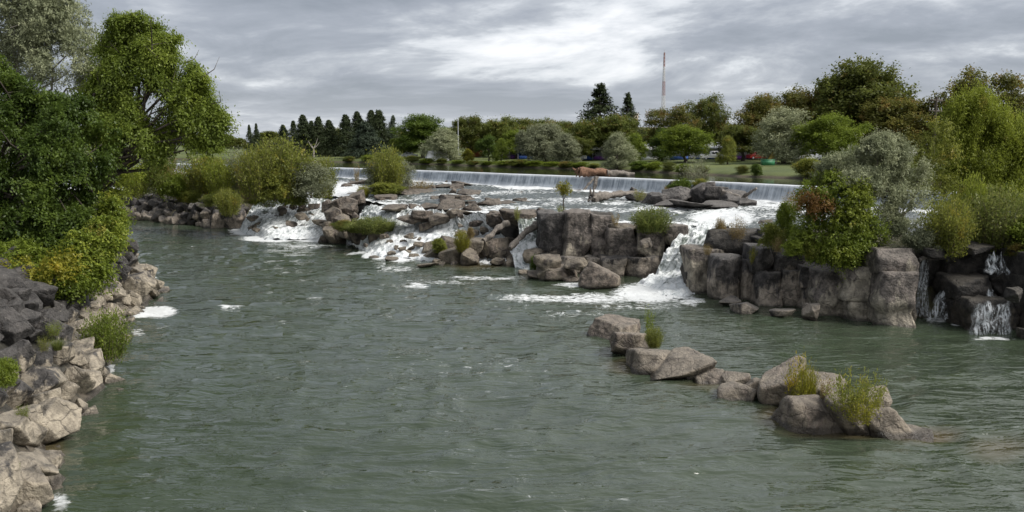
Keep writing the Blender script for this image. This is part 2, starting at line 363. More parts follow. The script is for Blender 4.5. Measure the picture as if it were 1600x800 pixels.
def mat_lawn():
    k = mat_new('lawn'); P = k.geo().outputs['Position']; n1 = k.noise(P, 0.08, 5, 0.6); n2 = k.noise(P, 1.6, 5, 0.7)
    c = k.mix(k.mapr(n1, 0.35, 0.65), (0.055, 0.078, 0.017), (0.105, 0.125, 0.028)); c = k.mix(k.math('MULTIPLY', n2, 0.5), c, (0.05, 0.06, 0.018))
    sep = k.N('ShaderNodeSeparateXYZ'); k.L(P, sep.inputs[0])
    c = k.mix(k.mapr(k.math('ADD', sep.outputs[2], k.math('MULTIPLY', n2, 0.3)), 8.95, 9.3, 1.0, 0.0), c, (0.075, 0.06, 0.04))
    return k.out(k.bsdf(Base_Color=c, Roughness=0.95, Normal=k.bump(n2, 0.8, 0.15)))
LAWN = mat_lawn()
def mat_soil():
    k = mat_new('soil'); P = k.geo().outputs['Position']; n1 = k.noise(P, 0.7, 5, 0.65); n2 = k.noise(P, 3, 5, 0.7)
    c = k.mix(k.mapr(n1, 0.4, 0.62), (0.035, 0.03, 0.024), (0.075, 0.075, 0.028)); c = k.mix(k.math('MULTIPLY', n2, 0.5), c, (0.09, 0.075, 0.05))
    return k.out(k.bsdf(Base_Color=c, Roughness=0.95, Normal=k.bump(n2, 0.9, 0.25)))
SOIL = mat_soil()
GROUND = mat_plain('ground', (0.06, 0.055, 0.04), 0.95)

# ================================================================== THE SETTING
def sheet(name, x0, x1, y0, y1, z, mat):
    return struct(name, mesh(name, [(x0, y0, z), (x1, y0, z), (x1, y1, z), (x0, y1, z)], [(0, 1, 2, 3)]), mat)
sheet('ground', -3500, 3500, -600, 3500, -4.0, GROUND)
I = np.interp
# plan tables: bearing given by photo column, distance in metres
def damD(px): return I(px, [-400, 300, 525, 650, 800, 925, 1050, 1200, 1300, 1450, 1600, 2000], [330, 245, 204, 184, 161, 147, 133.6, 119.4, 111, 102, 94.8, 80])
def lipD(px): return I(px, [-200, 380, 470, 540, 600, 680, 760, 845, 950, 1040, 1130, 1180, 1250, 1430, 1500, 1700], [176, 172, 158, 150, 131, 122, 114, 106, 101, 99, 97, 88, 79, 74, 74, 76])
def bankD(px): return I(px, [-400, 200, 400, 530, 600, 700, 800, 900, 1000, 1100, 1200, 1300, 1450, 1600, 2000], [400, 330, 290, 262, 250, 227, 205, 190, 172, 152, 140, 132, 122, 113, 98])
Z_CREST, Z_LAKE = 8.7, 8.72
def zup(px, D):
    t = np.clip((D-lipD(px))/(damD(px)-1.5-lipD(px)), 0, 1); return 5.15+1.25*t**0.8

# ---- foam map, given as ellipses (column, row, half width, half height, strength) on the pool in the photograph
POOL_FOAM = [(1015, 458, 90, 24, .86), (930, 466, 130, 17, .68), (1055, 452, 44, 24, .98), (840, 466, 120, 9, .66), (1000, 478, 160, 16, .55), (1080, 470, 40, 14, .7),
 (430, 373, 75, 8, 1.05), (385, 362, 40, 8, .95), (480, 374, 40, 7, 1.0), (590, 400, 35, 10, 1.0), (625, 402, 36, 12, 1.1), (560, 396, 40, 4, .72), (650, 446, 40, 6, .68), (760, 434, 120, 6, .63), (660, 440, 60, 8, .5),
 (245, 487, 50, 11, .95), (215, 493, 24, 10, 1.05), (165, 575, 22, 10, .92), (100, 648, 16, 8, .9), (95, 672, 28, 8, .85), (85, 730, 20, 30, .66), (95, 790, 26, 30, .68), (150, 605, 24, 9, .66), (110, 650, 40, 16, .55), (215, 520, 20, 14, .6), (240, 440, 14, 24, .6),
 (365, 482, 40, 4, .62), (492, 466, 24, 3, .66), (352, 481, 20, 4, .74), (1465, 499, 40, 8, .68), (1552, 527, 54, 7, .7), (1500, 506, 30, 6, .7), (900, 446, 60, 7, .75), (700, 442, 80, 7, .58), (1120, 500, 60, 8, .5), (900, 490, 140, 10, .52), (620, 420, 70, 8, .58), (480, 384, 80, 6, .6)]
POOL_SHALLOW = [(1235, 652, 60, 20, 1.0), (1330, 672, 130, 14, .9), (1450, 680, 60, 16, 1.0), (980, 572, 40, 16, .7), (1110, 604, 60, 10, .6), (740, 415, 60, 8, .8), (80, 700, 26, 40, .9), (90, 640, 30, 18, .6), (1560, 700, 60, 22, .6)]
def ell(px, py, L):
    r = np.zeros(len(px))
    for cx, cy, a, b, s in L:
        d = np.sqrt(((px-cx)/a)**2+((py-cy)/b)**2); r = np.maximum(r, s*ss(1.25, 0.25, d))
    return r
def build_pool():
    an = np.tan(np.radians(np.linspace(-46, 46, 360))); Ds = np.geomspace(12, 182, 340)
    A, D = np.meshgrid(an, Ds); X = (A*D).ravel(); Y = D.ravel(); n = len(X)
    p = np.stack([X*0.16, Y*0.30, np.zeros(n)], 1)
    w = np.stack([vnoise(p*0.7, 31), vnoise(p*0.7, 32), np.zeros(n)], 1)*0.6
    q = np.stack([X, Y, np.zeros(n)], 1)
    r1 = 1-2*np.abs(vnoise(p*2.1+w, 5)); r2 = 1-2*np.abs(vnoise(q*np.array([0.55, 1.5, 1])+w*2, 6))
    z = 0.14*fbm(p+w, 2, 3)+0.10*r1+0.055*r2+0.016*vnoise(q*np.array([1.7, 2.6, 1]), 7)
    V = np.stack([X, Y, z], 1); px, py = topix(np.stack([X, Y, z*0], 1))
    fo = ell(px, py, POOL_FOAM)
    # drifting foam flecks thin out with a slow noise
    fo = np.maximum(fo, 0.26+0.14*fbm(q*np.array([0.05, 0.09, 1]), 3, 40))
    me = mesh('lower_pool', V+np.stack([0*X, 0*X, 0.22*np.clip(fo-.7, 0, 1)*(0.5+vnoise(q*1.3, 9))], 1), grid_faces(340, 360))
    attr(me, 'foam', fo); attr(me, 'shallow', ell(px, py, POOL_SHALLOW)*0.75)
    return struct('river_pool', me, WATER_POOL)
build_pool()

def build_upper():
    cols = np.linspace(-260, 1900, 480); rows = 170
    PX = np.tile(cols, (rows, 1)); T = np.linspace(0, 1, rows)[:, None]
    lo = lipD(cols)-1.0; hi = damD(cols)-0.4
    D = lo+(hi-lo)*T; U = (PX-800)/FPX/CT            # bearing at eye level
    X = (U*D*CT).ravel(); Y = D.ravel(); px = PX.ravel(); n = len(X)
    z = zup(px, Y); q = np.stack([X, Y, 0*X], 1)
    w = np.stack([vnoise(q*0.3, 1), vnoise(q*0.3, 2), 0*X], 1)
    chop = (1-2*np.abs(vnoise(q*np.array([0.5, 0.8, 1])+w, 11)))*0.13+0.09*vnoise(q*np.array([1.3, 1.9, 1])+w, 12)+0.05*vnoise(q*3, 13)
    z = z+chop
    tt = np.clip((Y-lo.repeat(1)[None, :].repeat(rows, 0).ravel())/(hi-lo)[None, :].repeat(rows, 0).ravel(), 0, 1)
    dd = (hi[None, :].repeat(rows, 0).ravel()-Y)
    fo = 0.50+0.17*fbm(q*np.array([0.10, 0.16, 1]), 3, 21)
    fo = np.maximum(fo, 1.15*ss(4.0, 0.0, dd-1.6*(0.5+0.5*vnoise(q*0.12, 8))*2.2))
    fo = np.maximum(fo, 0.92*ss(0.16, 0.0, tt))
    zp = 5.6; pxx, pyy = topix(np.stack([X, Y, z], 1))
    fo = np.maximum(fo, ell(pxx, pyy, [(530, 300, 60, 26, .95), (1130, 340, 90, 26, .84), (1180, 318, 60, 14, .72), (820, 292, 60, 6, 1.05), (750, 284, 60, 5, 1.0), (560, 272, 50, 8, 1.0), (650, 330, 50, 12, .9), (760, 340, 60, 10, .9), (960, 318, 40, 5, .7), (1000, 300, 60, 5, .8), (1250, 310, 40, 10, .8)]))
    z = z+0.30*np.clip(fo-.8, 0, 1)*(0.6+vnoise(q*1.1, 15))
    me = mesh('upper_river', np.stack([X, Y, z], 1), grid_faces(rows, len(cols)))
    attr(me, 'foam', fo); attr(me, 'shallow', np.zeros(n)); struct('river_rapids', me, WATER_UP)
    # rock bed under it, ending in a broken rock face at the falls
    cols = np.linspace(-260, 1900, 360); U = (cols-800)/FPX
    prof = [(-1.2, -3), (-1.0, 0.0), (-0.6, 1.6), (-0.5, 3.2), (0.2, 4.5), (1.5, 4.8), (5, 5.0), (25, 5.2), (60, 5.6), (120, 5.8)]
    V = []
    for i, (dd, zz) in enumerate(prof):
        DD = np.minimum(lipD(cols)+dd, damD(cols)+1)
        q = np.stack([U*DD, DD, np.full(len(cols), zz*1.0)], 1)
        nz = fbm(q*0.5, 3, 70)
        q[:, 1] += nz*0.9*(i < 5); q[:, 2] += 0.25*nz; V.append(q)
    struct('riverbed', mesh('riverbed', np.concatenate(V), grid_faces(len(prof), len(cols))), ROCK_FALL)
build_upper()

def build_weir():
    cols = np.concatenate([np.linspace(-300, 500, 60), np.linspace(505, 1900, 420)])
    D = damD(cols); X = (cols-800)/FPX*D; P = np.stack([X, D], 1)
    s = np.concatenate([[0], np.cumsum(np.linalg.norm(np.diff(P, axis=0), axis=1))])
    tg = np.gradient(P, axis=0); tg /= np.linalg.norm(tg, axis=1)[:, None]; nr = np.stack([tg[:, 1], -tg[:, 0]], 1)   # towards the camera
    prof = [(-1.2, 8.66), (-0.35, 8.70), (-0.1, 8.66), (0.08, 8.5), (0.2, 8.2), (0.32, 7.8), (0.5, 7.2), (0.75, 6.7), (1.2, 6.35), (2.2, 6.15)]
    V = []; F = []; uv = []
    for i, (d, z) in enumerate(prof):
        wv = 0.05*vnoise(np.stack([s*1.5, 0*s+i*0.2, 0*s], 1), 3)
        V.append(np.concatenate([P+nr*(d+wv)[:, None] if hasattr(d+wv, 'shape') else P, np.full((len(s), 1), z)], 1))
        fo = {1: .55, 2: .95, 3: .5}.get(i, 0.0); F.append(np.full(len(s), fo)+(0.9*ss(6.9, 6.3, z)))  # crest rows: white water plus a painted sky reflection, then foam at the base
        uv.append(np.stack([s, np.full(len(s), i*0.5)], 1))
    me = mesh('weir_water', np.concatenate(V), grid_faces(len(prof), len(s)))
    attr(me, 'foam', np.clip(np.concatenate(F), 0, 1)); UV = np.concatenate(uv)
    set_uv(me, UV); struct('weir_water', me, WEIR)
    # concrete body behind the falling sheet
    prof = [(-2.0, 5.0), (-2.0, 8.3), (-0.3, 8.58), (0.0, 8.2), (0.3, 7.0), (0.6, 5.0)]
    V = [np.concatenate([P+nr*(d-0.1), np.full((len(s), 1), z)], 1) for d, z in prof]
    o = obj('weir', mesh('weir', np.concatenate(V), grid_faces(len(prof), len(s))), mat_plain('concrete', (0.3, 0.29, 0.27), 0.9))
    tag(o, 'long low concrete weir curving across the river under its falling water', 'weir')
    # lake above the weir
    rows = 40; T = np.linspace(0, 1, rows)[:, None]; lo = D+0.3; hi = bankD(cols)+3
    DD = (lo+(hi-lo)*T); XX = ((cols-800)/FPX)[None]*DD
    V = np.stack([XX.ravel(), DD.ravel(), np.full(XX.size, Z_LAKE)], 1)
    me = mesh('lake', V, grid_faces(rows, len(cols))); attr(me, 'foam', np.zeros(len(V))); attr(me, 'shallow', np.zeros(len(V)))
    struct('river_above_weir', me, WATER_LAKE)
def set_uv(me, UV):
    u = me.uv_layers.new(name='flow'); li = np.zeros(len(me.loops), np.int32); me.loops.foreach_get('vertex_index', li)
    u.data.foreach_set('uv', UV[li].astype(np.float32).ravel())
build_weir()

def zfar(px, D):
    b = bankD(px); t = D-b
    return 8.3+I(t, [-3, 0, 1.0, 3, 12, 60, 300, 3000], [-1.2, 0.25, 0.75, 1.1, 1.5, 2.4, 2.9, 3.6])
def build_farbank():
    cols = np.linspace(-500, 2100, 420); tt = np.array([-3, -1, 0, .6, 1.4, 3, 6, 10, 16, 25, 40, 60, 100, 180, 320, 700, 3000])
    b = bankD(cols); V = []
    for t in tt:
        wob = 1.6*fbm(np.stack([cols*0.02, 0*cols, 0*cols], 1), 3, 90)*(t < 20)
        D = b+t+wob; X = (cols-800)/FPX*D
        z = 8.3+I(t, [-3, 0, 1.0, 3, 12, 60, 300, 3000], [-1.2, 0.25, 0.75, 1.1, 1.5, 2.4, 2.9, 3.6])+0.10*fbm(np.stack([X*0.2, D*0.2, 0*X], 1), 3, 91)
        V.append(np.stack([X, D, z], 1))
    struct('lawn', mesh('lawn', np.concatenate(V), grid_faces(len(tt), len(cols))), LAWN)
build_farbank()

def mound(name, cx, cy, rx, ry, rot, zb, h, mat, seed=0, pw=2.0, n=48):
    g = np.linspace(-1.15, 1.15, n); A, B = np.meshgrid(g, g); r = np.sqrt(A**2+B**2).ravel()
    X = (A*rx).ravel(); Y = (B*ry).ravel(); c, s = math.cos(rot), math.sin(rot); x = cx+X*c-Y*s; y = cy+X*s+Y*c
    q = np.stack([x, y, 0*x], 1); nz = fbm(q*0.35, 4, seed)
    rr = np.clip(r+0.12*fbm(q*0.2, 2, seed+5), 0, 1.3)
    z = zb+h*(1-np.clip(rr, 0, 1)**pw)-14*np.clip(rr-1, 0, 1)+0.22*nz*np.clip(h, 0.3, 2)
    return mesh(name, np.stack([x, y, z], 1), grid_faces(n, n))
# soil and rock under the islands and behind the right-hand cliff
struct('left_island_terrain', mound('left_island', -50.5, 177, 22, 14, 0.12, 2.6, 3.6, SOIL, 2, 3.0), SOIL)
struct('islet_terrain', mound('islet', -20.5, 157, 8.5, 8, 0.0, 5.0, 1.5, SOIL, 4, 2.2), ROCK_BROWN)
struct('right_island_terrain', mound('right_island', 30.5, 81.5, 11, 7, -0.86, 3.0, 2.8, SOIL, 6, 4.0), SOIL)
struct('right_shore_terrain', mound('right_shore', 47, 81, 14, 9, -0.1, 3.0, 2.7, SOIL, 8, 4.0), SOIL)

# ================================================================== ROCKS
def ico(sub):
    bm = bmesh.new(); bmesh.ops.create_icosphere(bm, subdivisions=sub, radius=1.0)
    V = np.array([v.co[:] for v in bm.verts]); F = np.array([[v.index for v in f.verts] for f in bm.faces]); bm.free(); return V, F
IV, IF = ico(5); IV4, IF4 = ico(4)
def rock_mesh(seed, npl=11, p=14, rough=0.05, sub=5, flat=1.0):
    rng = np.random.RandomState(seed); D, F = (IV, IF) if sub == 5 else (IV4, IF4)
    N = rng.normal(size=(npl, 3)); N /= np.linalg.norm(N, axis=1)[:, None]; h = rng.uniform(0.46, 0.88, npl)
    N = np.concatenate([N, np.eye(3), -np.eye(3)]); h = np.concatenate([h, rng.uniform(0.8, 1.05, 6)])
    s = np.maximum(D@N.T, 0)/h; r = (s**p).sum(1)**(-1.0/p)
    r = r*(1+rough*fbm(D*1.7+seed, 3, seed)+0.5*rough*fbm(D*5+seed, 3, seed+3))
    V = D*r[:, None]; V /= np.abs(V).max(0)
    return mesh('boulder', V, tris=F)
PROTO = [rock_mesh(100+i, npl=9+i % 4, p=44+10*(i % 4), rough=0.028+0.010*(i % 3)) for i in range(14)]
PROTO_S = [rock_mesh(200+i, npl=9+i % 4, p=44, rough=0.03, sub=4) for i in range(10)]
PROTO_R = [rock_mesh(300+i, npl=9+i % 4, p=18+4*(i % 3), rough=0.05, sub=4) for i in range(14)]
RNG = random.Random(11)
def boulder(pos, sx, sy, sz, mat, parent=None, rz=None, tilt=0.25, small=False, name='boulder', k=None, rnd=False):
    me = (PROTO_S if small else PROTO_R if rnd else PROTO)[RNG.randrange(10 if small else 14) if k is None else k]
    return obj(name, me, mat, parent, pos, (RNG.uniform(-tilt, tilt), RNG.uniform(-tilt, tilt), RNG.uniform(0, 6.28) if rz is None else rz), (sx, sy, sz))
def boulder_px(px, pyb, w, h, z, mat, parent=None, name='boulder', depth=1.0, small=False, k=None, sink=0.25, rz=None, tilt=0.15, rnd=False, wide=1.1):
    p = at(px, pyb, z); m = p[1]/FPX; sx = w*m*0.5; sz = h*m*0.5*(1+sink)
    if rz is None: rz = RNG.uniform(-0.35, 0.35)+RNG.choice([0, math.pi])
    return boulder((p[0], p[1]+sx*depth*0.6, z-sz*sink*1.0+sz*(1-sink)), sx*wide, sx*depth*wide, sz, mat, parent, rz, tilt, small, name, k, rnd)
def block_mesh(w, d, h, seed, p=12, rough=0.10, n=16, cham=8):
    # fractured basalt block w x d x h metres, origin at the centre
    rng = np.random.RandomState(seed); V = []; F = []; k = 0; g = np.linspace(-1, 1, n)
    A, B = np.meshgrid(g, g); A = A.ravel(); B = B.ravel(); o = np.ones(n*n); gf = grid_faces(n, n)
    for ax in range(3):
        for s in (-1, 1):
            Q = np.zeros((n*n, 3)); Q[:, ax] = s*o; Q[:, (ax+1) % 3] = A*s; Q[:, (ax+2) % 3] = B
            V.append(Q); F.append(gf+k); k += n*n
    Q = np.concatenate(V); E = np.array([w, d, h])*0.5
    key = np.round(Q*1e4).astype(np.int64); _, first, inv = np.unique(key, axis=0, return_index=True, return_inverse=True); inv = inv.ravel()
    Q = Q[first]; F = inv[np.concatenate(F)]
    N = np.concatenate([np.eye(3), -np.eye(3)]); hh = np.ones(6)
    cn = rng.normal(size=(cham, 3)); cn[:, 2] *= 0.6; cn /= np.linalg.norm(cn, axis=1)[:, None]; ch = rng.uniform(1.0, 1.32, cham); p = p*3.2
    N = np.concatenate([N, cn]); hh = np.concatenate([hh, ch])
    t = ((np.maximum(Q@N.T, 0)/hh)**p).sum(1)**(-1.0/p)
    V = Q*t[:, None]*E
    dr = V/(np.linalg.norm(V, axis=1)[:, None]+1e-9)
    a = fbm(V*np.array([0.5, 0.5, 0.9])+seed*3.1, 4, seed)
    led = vnoise(np.stack([0*V[:, 0]+seed, 0*V[:, 0], V[:, 2]*1.1], 1), seed+2)      # bedding ledges
    fine = fbm(V*2.3+seed, 3, seed+9)
    blk = np.round(2.2*vnoise(V*np.array([0.55, 0.55, 0.8])+seed*1.7, seed+4))/2.2      # spalled steps
    V = V+dr*(rough*0.9*a+rough*1.2*led+rough*0.45*fine+rough*1.9*blk)[:, None]*min(1.2, E.min())
    V[:, 0] += 0.06*w*vnoise(np.stack([V[:, 2]*0.4+seed, 0*a, 0*a], 1), 5)
    return mesh('rock_block', V, F)
BSEED = [500]
def block_one(x0, x1, y0, y1, D, mat, parent, d, rz, rough, name, p):
    BSEED[0] += 1
    a = atd(x0, (y0+y1)/2, D); b = atd(x1, (y0+y1)/2, D); zt = atd((x0+x1)/2, y0, D)[2]; zb = atd((x0+x1)/2, y1, D)[2]
    w = b[0]-a[0]; h = zt-zb
    me = block_mesh(w*1.0, d, h, BSEED[0], p, rough)
    return obj(name, me, mat, parent, ((a[0]+b[0])/2, D+d/2, (zt+zb)/2), (0, 0, rz))
def block_px(x0, x1, y0, y1, D, mat, parent, thick=None, rz=0.0, rough=0.10, name='rock_block', p=12):
    """a rock face split along its joints into columns and tiers; returns the list of blocks"""
    w = x1-x0; h = y1-y0; d = thick or max(1.8, (w*D/FPX)*0.9); out = []
    if mat is ROCK_FALL: return [block_one(x0, x1, y0, y1, D, mat, parent, d, rz, rough, name, p)]
    nc = max(1, round(w/44.0)); xs = [x0]+[x0+w*(i+RNG.uniform(-.2, .2))/nc for i in range(1, nc)]+[x1]
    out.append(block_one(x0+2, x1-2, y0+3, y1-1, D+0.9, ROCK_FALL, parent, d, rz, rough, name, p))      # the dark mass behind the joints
    for i in range(nc):
        dd = RNG.uniform(-0.3, 0.35); top = y0+RNG.uniform(-1, 5)*(nc > 1); nt = max(1, round((y1-top)/RNG.uniform(48, 95)))
        ys = [top]+[top+(y1-top)*(j+RNG.uniform(-.25, .25))/nt for j in range(1, nt)]+[y1]
        for j in range(nt):
            out.append(block_one(xs[i]-.2, xs[i+1]+.2, ys[j], ys[j+1]+.4, D+dd+RNG.uniform(-.18, .18), mat, parent, d*RNG.uniform(.8, 1), rz+RNG.uniform(-.09, .09), rough*0.75, name, p))
    return out
def islet(name, label, cat, items, mat, fills=(), group=None):
    """items: boulders (px, py base, w, h, z); fills: (n, px0, px1, pyfront, pyback, zfront, zback, wmin, wmax)"""
    x, y = np.mean([i[0] for i in items]), np.mean([i[1] for i in items])
    t = thing(name, label, cat, (0, 0, 0), group=group); base = at(x, y, items[0][4]); t.location = base
    bs = []
    for it in items:
        mm = it[5] if len(it) > 5 else mat
        bs.append(boulder_px(it[0], it[1], it[2], it[3], it[4], mm, None))
    for n, x0, x1, yf, yb, zf, zb, w0, w1 in fills:
        for i in range(n):
            tt = RNG.random(); px = RNG.uniform(x0, x1); py = yf+(yb-yf)*tt; z = zf+(zb-zf)*tt; w = RNG.uniform(w0, w1)
            bs.append(boulder_px(px, py, w, w*RNG.uniform(0.55, 0.9), z-0.15, mat, None, small=True, tilt=0.5, rz=RNG.uniform(0, 6.28)))
    for b in bs: b.parent = t; b.location = Vector(b.location)-Vector(base)
    return t
def reparent(t, obs):
    for b in obs: b.parent = t; b.location = Vector(b.location)-Vector(t.location)

# ---- the left bank
EY = [10, 28, 34, 38, 41, 45, 50, 55, 62, 68, 78, 86, 92, 105, 140, 190]; EP = [-17.0, -17.6, -18.1, -20.3, -22.0, -22.4, -23.0, -26.0, -27.5, -30.5, -31.8, -34.5, -38.5, -52, -80, -110]
def bank_edge(y): return I(y, EY, EP)
def bank_z(x, y):
    w = bank_edge(y)-x
    return I(w, [-3, 0, 1.2, 3.0, 5.0, 7.0, 12, 40, 200], [-3.2, -0.35, 1.0, 2.9, 4.7, 5.8, 6.6, 7.4, 9.0])
def build_leftbank():
    ys = np.linspace(8, 190, 170); ws = np.concatenate([np.linspace(-3, 12, 46), [16, 22, 32, 50, 90, 180]])
    Y, Wd = np.meshgrid(ys, ws, indexing='ij'); X = I(Y, EY, EP)-Wd
    z = I(Wd, [-3, 0, 1.2, 3.0, 5.0, 7.0, 12, 40, 200], [-3.2, -0.35, 1.0, 2.9, 4.7, 5.8, 6.6, 7.4, 9.0]).ravel()
    q = np.stack([X.ravel(), Y.ravel(), z], 1); q[:, 2] += 0.35*fbm(q*0.6, 4, 50)-0.25
    bank = struct('river_bank', mesh('river_bank', q, grid_faces(len(ys), len(ws))), mat_rock('bank_ground', dark=(0.03, 0.028, 0.024), light=(0.17, 0.14, 0.105), zline=2.0, wid=1.0, topc=(0.05, 0.045, 0.03), topamt=0.7))
    r = RNG; pts = []
    for i in range(4200):
        y = r.uniform(31, 94); w = r.uniform(-0.5, 8.2) if y < 70 else r.uniform(-0.5, 6.0)
        s = r.uniform(0.5, 1.2) if w > 0.4 else r.uniform(0.32, 0.7)
        if r.random() < 0.14: s *= 1.55
        if w > 6.5 and r.random() < 0.5: continue
        if any((y-a)**2+(w-b)**2 < (0.66*(s+c))**2 for a, b, c in pts): continue
        pts.append((y, w, s))
    pts.sort(key=lambda q: -q[2]/q[0]); small = pts[290:]; pts = pts[:290]      # the largest in view stand alone, the rest is rubble
    for y, w, s in pts:
        x = bank_edge(y)-w; z = float(bank_z(x, y))
        boulder((x, y, z+0.18*s), s*r.uniform(0.95, 1.35), s*r.uniform(0.85, 1.15), s*r.uniform(0.65, 1.0), ROCK_BANK, bank, tilt=0.7)
    D3, F3 = ico(3); VV = []; FF = []; k = 0; rng = np.random.RandomState(8)
    for y, w, s in small:
        x = bank_edge(y)-w; z = float(bank_z(x, y)); N = rng.normal(size=(15, 3)); N /= np.linalg.norm(N, axis=1)[:, None]; h = rng.uniform(0.55, 0.95, 15); N = np.concatenate([N, np.eye(3), -np.eye(3)]); h = np.concatenate([h, np.ones(6)])
        q = D3*((np.maximum(D3@N.T, 0)/h)**40).sum(1)[:, None]**(-1/40.0); q = np.clip(q, -1.2, 1.2)*s*np.array([1.15, 1, .8])+np.array([x, y, z+.15*s]); VV.append(q); FF.append(F3+k); k += len(q)
    if VV:
        o = obj('rubble', mesh('rubble', np.concatenate(VV), tris=np.concatenate(FF)), ROCK_BANK, bank); o['kind'] = 'stuff'
    return bank
BANK = build_leftbank()

# ---- left island: wall of broken basalt with shrubs above
t = thing('rock_island', 'dark broken rock wall under the shrubs of the far left island', 'rock island', at(290, 352, 0))
bs = []
wl = [(192, 343), (240, 347), (300, 354), (345, 357), (375, 358)]
for tier, (dz, n, wmn, wmx) in enumerate([(0.0, 18, 15, 24), (1.3, 20, 14, 22), (2.7, 20, 13, 22), (3.9, 18, 12, 20)]):
    for i in range(n):
        px = 194+(376-194)*(i+RNG.random()*0.8)/n; py = I(px, [a for a, b in wl], [b for a, b in wl]); p0 = at(px, py, 0)
        if dz >= 3 and px > 330: continue
        w = RNG.uniform(wmn, wmx)*p0[1]/FPX*0.5
        bs.append(boulder((p0[0], p0[1]+0.8+tier*0.75, dz+w*0.4), w*1.1, w*1.2, w*RNG.uniform(0.8, 1.2), ROCK_CLIFF if RNG.random() < .6 else ROCK_FALL, None, tilt=0.6, small=True))
for x0, x1, y0, y1 in ((325, 352, 328, 358), (350, 377, 326, 359)):
    bs.extend(block_px(x0, x1, y0, y1, at(x0, y1, 0)[1], ROCK_CLIFF, None, 4.5, 0.1, 0.14))
reparent(t, bs)

# ---- rocks in and around the cascades
islet('rock_outcrop', 'heap of brown wet boulders standing in the leftmost white cascade', 'rocks',
      [(404, 366, 34, 24, 0), (428, 364, 24, 22, 0.1), (420, 352, 32, 18, 1.0), (440, 360, 24, 20, 0.2), (418, 342, 26, 16, 2.0), (466, 364, 26, 18, 0.1), (395, 357, 22, 18, .5), (432, 345, 18, 12, 2)], ROCK_BROWN, [(6, 385, 450, 366, 340, 0, 2, 8, 14)])
islet('rock_outcrop', 'rocky islet topped with green grass between the two left cascades', 'rocks',
      [(522, 382, 34, 30, 0), (560, 388, 44, 38, 0), (593, 390, 40, 36, 0), (615, 384, 30, 34, 0), (545, 372, 40, 32, 1.0), (580, 372, 44, 32, 1.2), (608, 366, 34, 30, 1.5), (530, 355, 34, 22, 2.2), (518, 368, 30, 24, 1.0), (575, 352, 44, 20, 2.4), (505, 378, 20, 12, 0)], ROCK_BROWN, [(14, 500, 622, 389, 352, 0, 2.4, 10, 20)])
islet('rock_outcrop', 'brown boulders at the lip between grassy islet and far left island', 'rocks',
      [(522, 343, 32, 24, 3.2), (524, 328, 30, 22, 4.4), (545, 325, 26, 22, 4.6), (556, 318, 26, 20, 5), (568, 345, 24, 16, 3.2), (540, 335, 28, 20, 3.8), (510, 326, 20, 18, 4.4)], ROCK_BROWN, [(8, 505, 575, 345, 315, 3.2, 5.2, 8, 16)])
islet('rock_outcrop', 'long tongue of brown broken rock splitting the widest cascade', 'rocks',
      [(682, 349, 42, 20, 3.8), (660, 345, 40, 18, 4.0), (712, 340, 44, 18, 4.5), (738, 333, 40, 16, 4.9), (700, 332, 44, 18, 4.8), (668, 330, 34, 14, 4.9), (664, 358, 22, 14, 3.0), (640, 348, 36, 12, 3.8), (700, 320, 24, 14, 5.2), (612, 330, 40, 10, 4.9)], ROCK_BROWN, [(20, 638, 735, 347, 325, 3.9, 5.1, 8, 16)])
islet('rock_outcrop', 'tumbled boulders with a yellow bush at the foot of the cascades', 'rocks',
      [(680, 408, 34, 24, 0), (705, 412, 34, 28, 0), (730, 416, 36, 30, 0), (752, 408, 34, 36, 0), (700, 395, 44, 30, 1.0), (735, 396, 38, 26, 1.2), (760, 394, 32, 24, 1.3), (785, 404, 42, 36, 0.4), (808, 400, 34, 30, .5), (672, 398, 30, 20, .6), (778, 416, 26, 14, 0), (800, 418, 28, 18, 0), (822, 410, 24, 20, 0)], ROCK_BROWN, [(22, 660, 832, 418, 388, 0, 1.6, 9, 18)])
islet('rock_outcrop', 'wet dark rock shoulder left of the tall cliff, logs lying across it', 'rocks',
      [(800, 352, 44, 26, 4.2), (775, 352, 30, 22, 4.0), (825, 345, 52, 18, 4.9), (800, 378, 34, 36, 2.2, ROCK_FALL), (780, 368, 26, 24, 2.6, ROCK_FALL), (838, 366, 22, 26, 3, ROCK_FALL)], ROCK_BROWN, [(5, 765, 850, 350, 340, 4.4, 5.2, 10, 18)])
